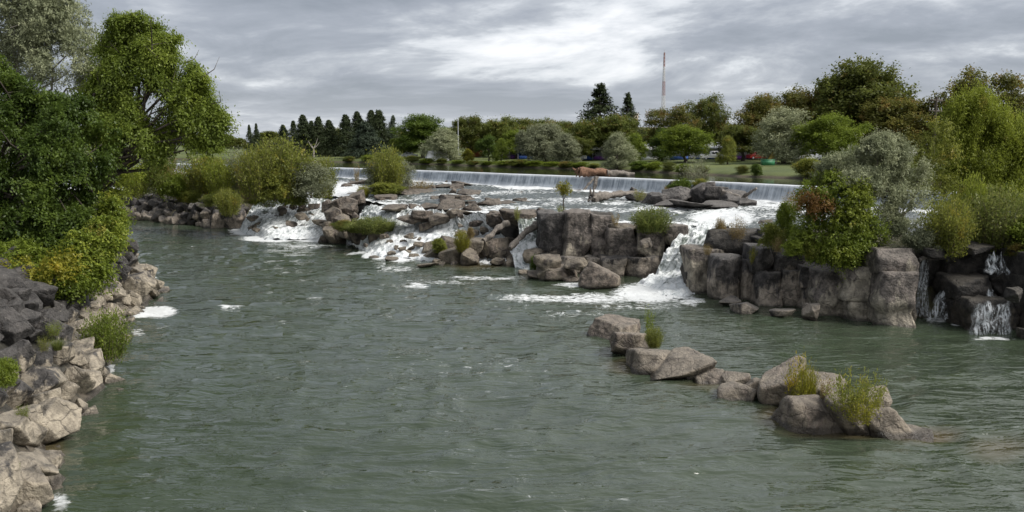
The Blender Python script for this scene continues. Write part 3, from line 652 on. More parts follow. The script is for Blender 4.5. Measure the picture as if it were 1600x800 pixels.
for lab, its, fl in (
  ('scattered wet rocks breaking the leftmost white cascade', [(470, 340, 20, 10, 3.0), (500, 352, 22, 9, 2.0), (455, 352, 16, 8, 1.8), (490, 325, 18, 8, 4.2), (515, 362, 16, 8, 1.0), (480, 366, 14, 6, .6)], [(16, 385, 530, 368, 322, 0.5, 4.2, 8, 17), (16, 430, 545, 360, 315, 0.9, 4.7, 6, 13)]),
  ('scattered wet rocks breaking the lower half of the widest cascade', [(640, 372, 18, 9, 2.2), (655, 385, 16, 8, 1.3), (628, 392, 14, 7, .8), (610, 398, 18, 7, .4), (600, 372, 16, 9, 2.0), (648, 402, 16, 7, .3)], [(11, 570, 670, 402, 350, 0.3, 3.2, 6, 13)]),
  ('scattered wet rocks breaking the upper right of the widest cascade', [(745, 352, 22, 10, 3.8), (765, 346, 20, 10, 4.3), (720, 368, 18, 9, 2.8), (740, 366, 16, 9, 2.8), (758, 362, 16, 8, 3.2), (775, 338, 22, 9, 4.9)], [(7, 700, 800, 368, 338, 2.8, 4.9, 6, 11)]),
  ('low dark rocks just off the foot of the widest cascade', [(610, 408, 24, 6, 0), (585, 404, 18, 5, 0), (628, 400, 14, 8, 0.1), (665, 418, 30, 6, 0)], []),
  ('low flat rock shelf beside the shrubby islet in the upper rapids', [(655, 303, 60, 8, 5.6), (620, 306, 70, 8, 5.5), (690, 296, 60, 8, 5.8), (600, 312, 40, 8, 5.4)], [(8, 570, 720, 309, 294, 5.4, 5.9, 9, 22)]),
  ('flat brown rock ledge in mid rapids below the long weir', [(712, 316, 60, 12, 5.3), (735, 308, 40, 10, 5.5), (690, 314, 40, 8, 5.3)], [(6, 685, 745, 316, 304, 5.3, 5.6, 8, 18)]),
  ('dark ledge close under the weir left of centre', [(710, 286, 40, 8, 6.35), (690, 283, 26, 6, 6.4), (722, 291, 34, 7, 6.25)], [(4, 680, 730, 290, 282, 6, 6.2, 7, 12)]),
  ('long low ledge above the widest cascade near the small yellow tree', [(755, 325, 50, 12, 5.2), (790, 322, 44, 10, 5.3), (735, 322, 30, 10, 5.2), (815, 318, 30, 7, 5.4)], [(8, 730, 825, 326, 316, 5.1, 5.4, 8, 18)]),
  ('low rocks in the channel behind the grey shrubs at left', [(556, 290, 40, 9, 5.8), (540, 293, 22, 8, 5.7), (575, 288, 24, 8, 5.8), (535, 315, 20, 9, 5.2)], [(3, 530, 590, 294, 286, 5.7, 5.9, 6, 10)]),
  ('small flat rocks in the rapids behind the small yellow tree', [(895, 306, 40, 9, 5.6), (880, 300, 36, 8, 5.7), (860, 312, 22, 5, 5.5), (905, 310, 24, 7, 5.5), (815, 305, 20, 6, 5.6)], [(3, 850, 920, 310, 300, 5.5, 5.7, 6, 12)]),
  ('low slabs right of the chute channel behind the green bush', [(1200, 352, 24, 7, 5.4), (1080, 323, 70, 8, 5.5), (1120, 322, 60, 8, 5.5)], []),
):
    islet('rock_ledge', lab, 'rock ledge', its, ROCK_BROWN, fl)
islet('rock_islet', 'dark rock islet with logs and brush in front of the weir', 'rock islet',
      [(1000, 314, 40, 16, 6.1), (1030, 318, 44, 22, 6.1), (1060, 318, 44, 28, 6.1), (1095, 318, 50, 34, 6.1), (1125, 319, 44, 28, 6.1), (1150, 321, 44, 24, 6.1), (1075, 308, 60, 26, 6.3), (1110, 308, 50, 28, 6.5), (1145, 308, 40, 18, 6.5), (1168, 324, 30, 16, 6.0), (1050, 322, 60, 10, 6.0), (1085, 325, 70, 9, 6.0), (1130, 325, 60, 9, 6.0)], ROCK_CLIFF,
      [(16, 990, 1170, 320, 300, 6.15, 6.5, 10, 22)])
# ---- tall cliff in the middle
t = thing('rock_cliff', 'tall blocky basalt cliff left of the foaming chute', 'cliff', at(950, 436, 0)); bs = []
for x0, x1, y0, y1, D, m in ((843, 884, 334, 404, 98, ROCK_CLIFF), (880, 925, 333, 406, 97, ROCK_PALE), (920, 958, 336, 404, 96.5, ROCK_PALE), (951, 1000, 357, 406, 95, ROCK_PALE), (998, 1044, 355, 408, 94, ROCK_PALE),
                         (955, 1045, 352, 420, 97.5, ROCK_FALL), (842, 960, 395, 440, 97.5, ROCK_FALL), (876, 945, 400, 438, 95, ROCK_CLIFF), (940, 1036, 402, 440, 93.5, ROCK_CLIFF), (1034, 1074, 354, 384, 94.0, ROCK_PALE)):
    bs.extend(block_px(x0, x1, y0, y1, D, m, None, 5.5 if y1-y0 > 50 else 4.0, RNG.uniform(-0.06, 0.06), 0.13, p=8 if m is ROCK_PALE else 13))
for it in ((860, 342, 40, 14, 5.0), (890, 340, 36, 12, 5.0), (918, 341, 30, 10, 5.0), (975, 360, 40, 12, 4.7), (935, 450, 62, 42, 0), (880, 438, 56, 28, 0), (852, 434, 34, 24, .3), (838, 436, 36, 14, 0), (860, 420, 40, 24, 1.2), (905, 418, 36, 18, 1.5), (893, 441, 24, 10, 0), (1012, 385, 20, 14, 4.4), (820, 430, 18, 10, 0), (835, 405, 30, 26, 1.2)):
    bs.append(boulder_px(*it, ROCK_CHAIN if it[4] < .2 else ROCK_BROWN, None, rnd=True, wide=1.2))
reparent(t, bs)
# ---- right-hand cliff
t = thing('rock_cliff', 'long blocky cliff right of the foaming chute, dark above and bleached at the water', 'cliff', at(1280, 500, 0)); bs = []
for x0, x1, y0, y1, D, m, th in (
   (1074, 1130, 391, 466, 83, ROCK_PALE, 4), (1114, 1200, 364, 412, 83, ROCK_FALL, 5), (1117, 1190, 403, 482, 78.5, ROCK_CLIFF, 5),
   (1180, 1266, 386, 432, 76.3, ROCK_CLIFF, 5), (1186, 1264, 424, 500, 75.3, ROCK_CLIFF, 4), (1255, 1292, 415, 505, 74, ROCK_CLIFF, 4),
   (1281, 1338, 424, 512, 71.3, ROCK_PALE, 5), (1328, 1388, 420, 517, 69.6, ROCK_PALE, 5), (1372, 1434, 388, 430, 68.3, ROCK_PALE, 4), (1378, 1433, 424, 528, 67.3, ROCK_PALE, 5),
   (1190, 1350, 375, 430, 78, ROCK_FALL, 6), (1330, 1440, 392, 440, 72, ROCK_FALL, 6), (1120, 1300, 400, 470, 82, ROCK_FALL, 6), (1195, 1240, 362, 392, 80, ROCK_FALL, 4)):
    bs.extend(block_px(x0, x1, y0, y1, D, m, None, th, RNG.uniform(-0.12, 0.05), 0.12, p=15))
for it in ((1170, 491, 44, 20, 0), (1225, 498, 40, 16, 0), (1272, 500, 28, 26, 0), (1140, 478, 34, 14, 0)):
    bs.append(boulder_px(*it, ROCK_CLIFF, None))
reparent(t, bs)
# ---- dark stepped rocks of the right-hand falls
t = thing('rock_cliff', 'dark wet stepped rocks with thin falls at the right edge', 'cliff', at(1520, 520, 0)); bs = []
for x0, x1, y0, y1, D, th in ((1425, 1492, 392, 512, 72, 5), (1478, 1560, 392, 440, 70.5, 6), (1480, 1530, 430, 515, 70, 5), (1494, 1552, 436, 470, 67.8, 4), (1508, 1590, 466, 532, 66, 5), (1545, 1620, 424, 470, 68.5, 5),
                              (1585, 1640, 430, 540, 66.5, 6), (1500, 1640, 384, 398, 72, 6), (1575, 1640, 395, 430, 69.5, 6), (1625, 1720, 400, 560, 64, 8), (1700, 1800, 400, 580, 62, 8)):
    bs.extend(block_px(x0, x1, y0, y1, D, ROCK_FALL, None, th, RNG.uniform(-0.08, 0.08), 0.12, p=13))
for it in ((1600, 528, 24, 16, 0, ), (1590, 470, 26, 20, 3.2), (1470, 402, 50, 16, 5.2), (1530, 392, 60, 14, 5.6)):
    bs.append(boulder_px(*it, ROCK_FALL, None))
reparent(t, bs)
# ---- boulder chain in the right foreground: each boulder stands alone
CH = [
 (970, 531, 78, 41, 'flat-topped boulder at the far left end of the foreground chain', 2), (984, 553, 56, 40, 'two-toned boulder just in front of the flat-topped end boulder', 5),
 (1036, 580, 80, 46, 'sloping brown boulder below the green sprig in the foreground chain', 7), (1060, 594, 84, 40, 'wide low boulder nearest the gap in the foreground chain', 9),
 (1120, 601, 54, 28, 'low slab in the gap of the foreground boulder chain', 1), (1149, 607, 40, 32, 'small rounded boulder right of the gap in the foreground chain', 3),
 (1162, 627, 58, 32, 'dome-shaped boulder standing out toward the camera, middle of the chain', 4), (1184, 625, 40, 42, 'upright boulder wedged left of the tallest foreground boulder', 8),
 (1226, 632, 66, 72, 'tallest boulder of the foreground chain, left of the yellow grass', 6), (1278, 670, 84, 52, 'smooth pale boulder lowest in front of the yellow grasses', 10),
 (1287, 640, 62, 66, 'boulder behind the yellow grasses in the foreground chain', 11), (1338, 674, 74, 56, 'boulder under the bushy yellow-green willow in the foreground', 12),
 (1386, 679, 66, 52, 'rightmost large boulder of the foreground chain', 13), (1364, 642, 52, 44, 'boulder at the back right of the foreground chain', 0),
 (1442, 686, 54, 9, 'nearly submerged flat rock off the right end of the chain', 2), (1205, 633, 30, 22, 'little wedge of rock at the foot of the tallest foreground boulder', 1), (1094, 594, 34, 22, 'small dark stone closing the gap beside the wide low boulder', 6), (1012, 566, 40, 26, 'squat stone under the yellow-green tuft of the foreground chain', 3), (1310, 668, 40, 36, 'stone wedged between the two lowest foreground boulders', 9)]
for px, pb, w, h, lab, k in CH:
    tag(boulder_px(px, pb, w, h, 0, ROCK_CHAIN, None, 'boulder', 0.95, k=k, rnd=k % 3 == 1, wide=1.33, sink=0.35), lab, 'boulder', 'boulders of the foreground chain')

# ================================================================== FALLING WATER
def patch(name, rows, n=70, m=60, amp=0.35, foam=1.0, seed=0, label=None, f0=0.8):
    rows = [[at(*c) for c in r] for r in rows]; R_ = len(rows)
    us = np.linspace(0, 1, n); ctl = []
    for r in rows:
        r = np.array(r); t = np.linspace(0, 1, len(r)); ctl.append(np.stack([I(us, t, r[:, j]) for j in range(3)], 1))
    ctl = np.array(ctl); ts = np.linspace(0, R_-1, m); V = []
    k = np.arange(R_)
    for j in range(n):
        V.append(np.stack([I(ts, k, ctl[:, j, c]) for c in range(3)], 1))
    V = np.array(V).transpose(1, 0, 2)            # m x n x 3
    for _ in range(3):                             # ease the corners
        V[1:-1] = (V[:-2]+2*V[1:-1]+V[2:])/4; V[:, 1:-1] = (V[:, :-2]+2*V[:, 1:-1]+V[:, 2:])/4
    ds = np.linalg.norm(np.diff(V, axis=1), axis=2); u = np.concatenate([np.zeros((m, 1)), np.cumsum(ds, 1)], 1)
    dt = np.linalg.norm(np.diff(V, axis=0), axis=2); v = np.concatenate([np.zeros((1, n)), np.cumsum(dt, 0)], 0)
    tn = np.repeat(np.linspace(0, 1, m)[:, None], n, 1)
    F = V.reshape(-1, 3); q = F*1.0
    w = np.stack([vnoise(q*0.5, seed), vnoise(q*0.5, seed+1), vnoise(q*.5, seed+2)], 1)
    dz = amp*((1-2*np.abs(vnoise(q*0.55+w, seed+3)))+0.55*(1-2*np.abs(vnoise(q*1.3+w, seed+4)))+0.35*vnoise(q*3.1, seed+5))
    st = 0.75*vnoise(np.stack([q[:, 0]*0.18, q[:, 1]*0.18, q[:, 2]*0.9], 1), seed+6)     # stepped ledges beneath
    F = F+np.stack([0*dz, -(dz+st)*0.5, dz*0.9+st*0.5], 1)
    me = mesh(name, F, grid_faces(m, n)); set_uv(me, np.stack([u.ravel(), v.ravel()], 1))
    fo = foam*(f0+(1-f0)*tn.ravel())+0.16*fbm(q*0.3, 3, seed+9); attr(me, 'foam', np.clip(fo, 0, 1.4))
    o = obj('waterfall', me, CASC); tag(o, label, 'waterfall'); return o
patch('c', [[(398, 320, 3.6), (450, 311, 4.7), (500, 302, 5.3), (556, 296, 5.6)], [(384, 345, 1.8), (430, 340, 2.6), (480, 338, 2.9), (530, 334, 3.4)], [(372, 364, -.15), (410, 376, -.15), (460, 378, -.15), (515, 374, -.15)]], 110, 80, 0.24, 0.82, 3, 'leftmost white cascade foaming down beside the far left island', f0=.6)
patch('c', [[(570, 321, 5.25), (630, 324, 5.25), (700, 330, 5.2), (760, 336, 5.15), (810, 341, 5.1)], [(556, 348, 3.1), (620, 356, 2.9), (690, 360, 2.8), (750, 363, 2.8), (805, 370, 2.6)], [(548, 384, 0.2), (590, 404, -.15), (660, 410, -.15), (740, 414, -.15), (810, 418, -.15)]], 150, 84, 0.30, 0.95, 23, 'widest white cascade spreading over broken rock in the middle', f0=.6)
patch('c', [[(808, 342, 5.1), (852, 342, 5.1)], [(812, 368, 3.4), (850, 366, 3.6)], [(800, 400, 1.2), (848, 402, 1.2)], [(806, 424, -.15), (850, 424, -.15)]], 36, 50, 0.25, .85, 43, 'narrow fall pouring past leaning logs beside the tall cliff', f0=.5)
patch('c', [[(1050, 338, 5.3), (1110, 334, 5.4), (1170, 334, 5.45), (1230, 336, 5.5)], [(1070, 358, 4.95), (1100, 358, 4.9), (1130, 360, 4.9), (1165, 364, 4.9)], [(1040, 390, 3.2), (1064, 392, 3.1), (1088, 393, 3.1), (1114, 394, 3.1)], [(1028, 422, 1.1), (1048, 424, 1.0), (1068, 426, 1.0), (1094, 426, 1.0)], [(985, 450, -.2), (1024, 462, -.2), (1060, 470, -.2), (1096, 466, -.2)]], 80, 110, 0.34, 0.9, 63, 'powerful greenish white chute plunging between the two cliffs', f0=.62)
def thinfall(pts, w0, w1, label, D0, D1):
    """a thin broken sheet falling down the face; pts: (px,py) top to bottom"""
    m, n = 44, 22; py = np.linspace(0, len(pts)-1, m); V = []; UV = []; fo = []
    for i, t in enumerate(py):
        px = I(t, range(len(pts)), [p[0] for p in pts]); yy = I(t, range(len(pts)), [p[1] for p in pts]); f = i/(m-1); w = w0+(w1-w0)*f; D = D0+(D1-D0)*f**0.6
        for j in range(n):
            s = j/(n-1)-0.5; jit = 3.0*math.sin(s*11+len(pts)+w0)*(1-f)+2.0*math.sin(s*23+w1); p = atd(px+s*w, yy+jit, D); V.append((p[0], D+0.10*math.cos(s*9+i*0.3)+0.25*(2*s)**2, p[2])); UV.append((s*w*D/FPX, f*(pts[-1][1]-pts[0][1])*D/FPX)); fo.append(min(1, (0.5-abs(s))*7)*min(1, 0.35+f*5)*(1.0 if f < .93 else .7))
    me = mesh('fall', np.array(V), grid_faces(m, n)); set_uv(me, np.array(UV)); attr(me, 'foam', fo)
    return tag(obj('waterfall', me, THIN), label, 'waterfall')
thinfall([(1449, 400), (1444, 440), (1442, 494)], 13, 24, 'tall thin fall close against the bleached cliff corner', 70.8, 70.2)
thinfall([(1489, 442), (1474, 470), (1468, 500)], 16, 42, 'slanting fan-shaped thin fall, second from the bleached cliff corner', 69.8, 69.0)
thinfall([(1557, 396), (1558, 415), (1562, 428)], 22, 46, 'small upper fall splashing onto the ledge at far right', 68.8, 68.0)
thinfall([(1552, 474), (1551, 500), (1550, 526)], 60, 70, 'wide veil of thin falls over the lowest dark step at far right', 65.3, 65.0)
thinfall([(1549, 452), (1551, 464), (1552, 472)], 8, 20, 'trickle between two dark steps above the wide veil', 67.3, 66.4)

# ================================================================== PLANTS
def leafmesh(C, T, N, size, asp, tint):
    """rhombic leaves at C, long axis T, normal N"""
    T = T/(np.linalg.norm(T, axis=1)[:, None]+1e-9); B = np.cross(N, T); B /= np.linalg.norm(B, axis=1)[:, None]+1e-9
    s = np.broadcast_to(size, (len(C),))[:, None]
    V = np.stack([C-T*s*0.5, C+B*s*asp*0.5-T*s*0.05, C+T*s*0.5, C-B*s*asp*0.5-T*s*0.05], 1).reshape(-1, 3)
    me = mesh('foliage', V, np.arange(len(C)*4).reshape(-1, 4), smooth=False); attr(me, 'tint', np.clip(tint, 0, 1), 'FACE'); return me
def spray_leaves(P0, Dr, L, nl, lsize, asp, droop, rng, tint0, leafdroop=0.2, spread=0.10):
    n = len(P0); t = (np.arange(nl)+0.5)/nl
    tt = np.tile(t, (n, 1))+rng.uniform(-0.08, 0.08, (n, nl)); Ls = np.broadcast_to(L, (n,))[:, None, None]
    C = P0[:, None]+Dr[:, None]*Ls*tt[..., None]
    C[..., 2] -= droop*Ls[..., 0]*tt**2
    ax = Dr[:, None]*0.7+rng.normal(size=(n, nl, 3))*0.6; ax[..., 2] -= leafdroop+droop*tt
    C = C+rng.normal(size=(n, nl, 3))*Ls*spread
    C = C.reshape(-1, 3); ax = ax.reshape(-1, 3)
    N = rng.normal(size=C.shape)*0.36; N[:, 2] += 0.55
    N += np.repeat(Dr, nl, 0)*0.75
    sz = lsize*rng.uniform(0.7, 1.3, len(C)); ti = np.repeat(tint0, nl)+rng.uniform(-0.13, 0.13, len(C))
    return leafmesh(C, ax, N, sz, asp, ti)
def sample_lobes(lobes, n, rng, freq, gap, inner=0.3, low=0.35):
    lo = np.array([l[:6] for l in lobes], float); area = lo[:, 3]*lo[:, 5]+lo[:, 3]*lo[:, 4]; pr = area/area.sum()
    out = []; drs = []
    tot = 0
    while tot < n:
        k = rng.choice(len(lo), size=n*2, p=pr); d = rng.normal(size=(n*2, 3)); d /= np.linalg.norm(d, axis=1)[:, None]
        keep = (d[:, 2] > -0.35) | (rng.random(n*2) < low); k = k[keep]; d = d[keep]
        f = np.where(rng.random(len(k)) < inner, rng.uniform(0.15, 0.8, len(k)), rng.uniform(0.78, 1.04, len(k)))
        f = f*(1+np.clip(0.30*fbm(d*2.0+k[:, None]*7.7, 3, 3), -.3, .2))
        p = lo[k, :3]+d*lo[k, 3:6]*f[:, None]
        g = fbm(p*freq, 2, 77); ok = g > gap-rng.uniform(0, 0.35, len(p))
        out.append(p[ok]); drs.append(d[ok]); tot += ok.sum()
    return np.concatenate(out)[:n], np.concatenate(drs)[:n]
def crown(lobes, n, L, nl, lsize, seed, asp=0.5, droop=0.25, freq=0.6, gap=-0.25, up=0.25, inner=0.3, spread=0.085, low=.35):
    rng = np.random.RandomState(seed); P, d = sample_lobes(lobes, n, rng, freq, gap, inner, low)
    Dr = d*0.8+rng.normal(size=d.shape)*0.45; Dr[:, 2] += up; Dr /= np.linalg.norm(Dr, axis=1)[:, None]
    tint = 0.48+0.26*fbm(P*freq*1.6, 2, seed)+0.10*d[:, 2]*0
    Lf = rng.uniform(0.6, 1.25, n)*np.where(rng.random(n) < 0.14, 1.55, 1.0)
    return spray_leaves(P-Dr*L*0.4, Dr, L*Lf, nl, lsize, asp, droop, rng, tint, spread=spread)
def limbs(base, lobes, r0, seed, sides=6, wob=0.12, trunk_top=None, twigs=2):
    rng = np.random.RandomState(seed); mb = MB(); base = np.array(base, float)
    C = np.array([l[:3] for l in lobes], float); top = trunk_top if trunk_top is not None else base+(C.mean(0)-base)*0.55
    top = np.array(top, float); H = np.linalg.norm(top-base)
    t = np.linspace(0, 1, 7)[:, None]; tr = base+(top-base)*t+rng.normal(size=(7, 3))*H*0.03*np.array([1, 1, 0])*np.sin(t*3.1)
    tr[0] -= (top-base)*0.05
    mb.tube(tr, r0*np.array([1.35, 1.0, 0.92, 0.85, 0.8, 0.75, 0.68]), sides+2)
    for c in C:
        a = tr[rng.randint(3, 7)]; L = np.linalg.norm(c-a)+1e-6; t = np.linspace(0, 1, 6)[:, None]
        p = a+(c-a)*t; p[:, 2] += (np.sin(t[:, 0]*math.pi)*0.10*L); p[1:-1] += rng.normal(size=(4, 3))*L*wob*0.5
        mb.tube(p, r0*np.linspace(0.5, 0.10, 6), sides)
        for _ in range(twigs):
            b = p[rng.randint(2, 6)]; e = b+np.clip(rng.normal(size=3), -1.2, 1.2)*min(L*0.16, 1.3)+np.array([0, 0, min(L*0.1, .6)])
            mb.tube(np.array([b, (b+e)/2+rng.normal(size=3)*L*0.03, e]), r0*np.array([0.16, 0.10, 0.03]), 4)
    return mb.build('limbs')
def rand_lobes(seed, n, prof, rmin, rmax, zmin=0.25, zmax=0.95):
    rng = np.random.RandomState(seed); L = []
    for i in range(n):
        z = zmin+(zmax-zmin)*(i+0.5)/n+rng.uniform(-.05, .05); r = np.interp(z, *prof)*rng.uniform(0.72, 1.15); a = i*2.4+rng.uniform(-.5, .5); rr = rng.uniform(rmin, rmax)*(0.6+0.8*r)
        off = max(0, r-rr*0.85)*rng.uniform(0.6, 1.05)
        L.append((math.cos(a)*off, math.sin(a)*off, z, rr, rr, rr*rng.uniform(0.6, 0.85)))
    return L
# --- unit-size tree prototypes (height 1, width 1), used by every park tree
def unit_broad(seed, prof=((0.1, 0.3, 0.55, 0.8, 1.0), (0.30, 0.46, 0.5, 0.38, 0.10)), n=4200, nl=8, ls=0.024, zmin=0.28, lob=27, gap=-0.02):
    L = rand_lobes(seed, lob, prof, 0.11, 0.235, zmin, 0.90)
    return crown(L, n, 0.075, nl, ls, seed, 0.62, 0.2, 6.5, gap, 0.3, 0.3, 0.22), limbs((0, 0, 0), L[3:12], 0.03, seed, 5, twigs=1, trunk_top=(0, 0, 0.45))
UB = [unit_broad(1), unit_broad(2, ((0.1, 0.3, 0.6, 0.85, 1), (0.36, 0.48, 0.48, 0.34, 0.12))), unit_broad(3, ((0.1, 0.35, 0.6, 0.8, 1), (0.22, 0.42, 0.5, 0.42, 0.14)), gap=-0.05), unit_broad(4, ((0.05, 0.2, 0.5, 0.8, 1), (0.40, 0.5, 0.44, 0.26, 0.06)), zmin=0.12), unit_broad(5, lob=36, n=5600)]
US = [unit_broad(11, ((0.0, 0.2, 0.5, 0.8, 1), (0.42, 0.5, 0.47, 0.32, 0.1)), 4200, 9, 0.022, 0.10, 28, 0.0), unit_broad(12, ((0.0, 0.2, 0.5, 0.8, 1), (0.45, 0.5, 0.46, 0.36, 0.12)), 4200, 9, 0.022, 0.08, 32, 0.0)]
def unit_conifer(seed, lev=24, wide=0.5, nb=10, power=0.85, gap=0.15):
    rng = np.random.RandomState(seed); P = []; Dr = []; Ls = []; mb = MB()
    mb.tube(np.array([[0, 0, 0], [0, 0, 0.5], [0, 0, 1.0]]), [0.022, 0.014, 0.002], 6)
    for k in range(lev):
        z = 0.07+0.92*(k/(lev-1))**0.95; r = wide*max(0.02, (1-z))**power*rng.uniform(0.78, 1.1)
        for j in range(nb):
            if rng.random() < gap*0.6: continue
            a = rng.uniform(0, 6.28); rr = r*rng.uniform(0.65, 1.12); e = np.array([math.cos(a)*rr, math.sin(a)*rr, z-0.10*rr+rng.uniform(-.012, .012)]); s = np.array([0, 0, z+0.02])
            for f in np.linspace(0.2, 1.0, 8):
                q = s+(e-s)*f; q[2] -= 0.06*math.sin(f*3.1)*rr; P.append(q); d = np.array([math.cos(a)*0.8, math.sin(a)*0.8, 0.12])+rng.normal(size=3)*0.35; Dr.append(d/np.linalg.norm(d)); Ls.append(0.035+0.08*rr)
            if j < 3: mb.tube(np.array([s, e]), [0.005, 0.001], 3)
    P = np.array(P); Dr = np.array(Dr); Ls = np.array(Ls)
    ti = 0.45+0.25*vnoise(P*9, seed)
    return spray_leaves(P, Dr, Ls, 6, 0.034, 0.45, 0.25, rng, ti, spread=0.35), mb.build('trunk')
UC = [unit_conifer(21, 26, .5, 13, .8), unit_conifer(22, 22, 0.5, 10, .9, .3), unit_conifer(23, 18, 0.52, 12, 0.85, 0.45), unit_conifer(24, 28, 0.5, 15, 0.65)]
def unit_stemmy(seed, ns=55, lean=0.5, nl=22, ls=0.045, asp=0.24, z0=0.0, curve=0.5, sl=0.0):
    """fan of upright stems set with narrow leaves"""
    rng = np.random.RandomState(seed); mb = MB(); C = []; T = []; ti = []
    for i in range(ns):
        a = rng.uniform(0, 6.28); o = lean*math.sqrt(rng.random()); h = rng.uniform(0.55, 1.0)*(1-0.35*(o/max(lean, .01))**2); b = np.array([math.cos(a), math.sin(a), 0])
        t = np.linspace(0, 1, 6); pts = b*(0.5*o+0.5*o*t[:, None]**(1+curve))+np.array([0, 0, 1])*(h*t[:, None])+np.cumsum(rng.normal(size=(6, 3))*0.012, 0); pts[0, 2] = -0.02
        mb.tube(pts, np.linspace(0.0035, 0.001, 6), 3)
        k = max(6, int(nl*h)); f = rng.uniform(z0, 1.0, k); p = np.stack([np.interp(f, t, pts[:, j]) for j in range(3)], 1); tg = np.gradient(pts, axis=0); d = np.stack([np.interp(f, t, tg[:, j]) for j in range(3)], 1); d /= np.linalg.norm(d, axis=1)[:, None]+1e-9
        ax = d*0.8+rng.normal(size=(k, 3))*0.55; C.append(p+ax*ls*0.5+rng.normal(size=(k, 3))*0.045); T.append(ax); ti.append(np.full(k, rng.uniform(0.25, 0.75))+rng.uniform(-.2, .2, k))
    C = np.concatenate(C); T = np.concatenate(T); N = rng.normal(size=C.shape)
    return leafmesh(C, T, N, ls*rng.uniform(0.7, 1.4, len(C)), asp, np.concatenate(ti)), mb.build('stems')
UW = [unit_stemmy(31, 80, .5, 40, .055, .3), unit_stemmy(32, 150, 0.5, 90, 0.046, .42), unit_stemmy(33, 46, 0.5, 46, 0.075, .28), unit_stemmy(34, 190, 0.52, 120, 0.04, 0.5, 0.0, 0.25), unit_stemmy(35, 24, 0.42, 40, 0.075, 0.4)]
def unit_bush(seed, n=1500, ls=0.05, asp=0.5, lob=12):
    L = rand_lobes(seed, lob, ((0.0, 0.3, 0.6, 1.0), (0.42, 0.5, 0.42, 0.15)), 0.2, 0.3, 0.12, 0.8)
    return crown(L, n, 0.10, 8, ls, seed, asp, 0.15, 5.0, -0.2, 0.35, 0.3, 0.25), limbs((0, 0, 0), L[:8], 0.018, seed, 4, twigs=1, trunk_top=(0, 0, 0.25))
UH = [unit_bush(41), unit_bush(42), unit_bush(43, 1800, 0.04, 0.35)]
def unit_grass(seed, nb=420, lean=0.55, wd=0.010):
    rng = np.random.RandomState(seed); V = []; F = []; ti = []; k = 0
    for i in range(nb):
        a = rng.uniform(0, 6.28); r0 = 0.22*math.sqrt(rng.random()); b = np.array([math.cos(a)*r0, math.sin(a)*r0, -0.02]); a2 = a+rng.normal()*0.8; o = lean*rng.random()**0.7; h = rng.uniform(0.5, 1.0)*(1-0.3*o); s = np.array([-math.sin(a2), math.cos(a2), 0])*wd
        for t in (0, .4, .75, 1):
            p = b+np.array([math.cos(a2)*o*t*t, math.sin(a2)*o*t*t, h*(t-0.18*t*t*o*2)]); V += [p-s*(1-t*.9), p+s*(1-t*.9)]
        F += [(k+2*j, k+2*j+1, k+2*j+3, k+2*j+2) for j in range(3)]; k += 8; q = rng.uniform(0.1, 0.9); ti += [q]*3
    me = mesh('blades', V, F, smooth=False); attr(me, 'tint', ti, 'FACE'); return me
UG = [unit_grass(51), unit_grass(52, 300, 0.4), unit_grass(53, 500, 0.8)]

def put(proto, name, label, cat, pos, w, h, leaf, bark, pn=('trunk', 'crown'), rz=None, group=None, yx=1.0):
    rz = RNG.uniform(0, 6.28) if rz is None else rz
    t = thing(name, label, cat, pos, rz, group, (w, w*yx, h))
    if proto[1] is not None: obj(pn[0], proto[1], bark, t)
    obj(pn[1], proto[0], LEAF[leaf] if isinstance(leaf, str) else leaf, t)
    return t
def park(proto, px, top, wpx, off, leaf, name, label, bark=None, cat='tree', group='trees along the far bank'):
    D = bankD(px)+off; z = float(zfar(px, D)); x = (px-800)/FPX*D*1.0; p = atd(px, top, D); h = p[2]-z
    return put(proto, name, label, cat, (p[0], D, z-0.05), wpx*D/FPX*(1.4 if cat == 'tree' else 1.15), h, leaf, bark or BARK, group=group)
# ---- conifers of the far bank, left
for a in (
 (UC[1], 389, 196, 15, 70, 'spruce', 'slim dark conifer, left of a pair left of the conifer grove'), (UC[1], 400, 194, 16, 74, 'spruce', 'slim dark conifer, right of a pair left of the conifer grove'),
 (UC[0], 442, 196, 24, 50, 'spruce', 'short conifer behind the biggest olive-yellow island shrub'), (UC[1], 458, 190, 26, 40, 'spruce', 'thin ragged conifer at the left of the conifer grove'),
 (UC[0], 473, 181, 34, 30, 'spruce', 'tall pointed conifer left of the bare white snag'), (UC[0], 486, 190, 26, 44, 'spruce', 'conifer directly behind the bare white snag'),
 (UC[3], 497, 184, 26, 34, 'spruce', 'narrow conifer just right of the bare white snag'), (UC[0], 514, 189, 32, 26, 'spruce', 'full conifer at the right end of the left grove'),
 (UC[3], 540, 181, 30, 28, 'spruce', 'lone conical spruce left of the gap in the grove'), (UC[0], 558, 176, 34, 40, 'spruce', 'tall spruce third from the right in the far grove'),
 (UC[3], 571, 192, 44, 16, 'bluespruce', 'broad bluish spruce standing in front of the far grove'), (UC[0], 580, 174, 34, 40, 'spruce', 'tallest spruce of the far left grove'),
 (UC[3], 592, 174, 34, 36, 'spruce', 'dense spruce at the right side of the far left grove'), (UC[2], 614, 182, 26, 40, 'bluespruce', 'open ragged conifer right of the far left grove'),
 (UC[2], 938, 134, 74, 42, 'spruce', 'large dark spruce, tallest tree at the middle of the far bank'), (UC[2], 981, 148, 42, 46, 'spruce', 'narrower spruce just right of the largest spruce'),
): park(a[0], a[1], a[2], a[3]*1.35, a[4], a[5], 'conifer_tree', a[6], group='conifers on the far bank')
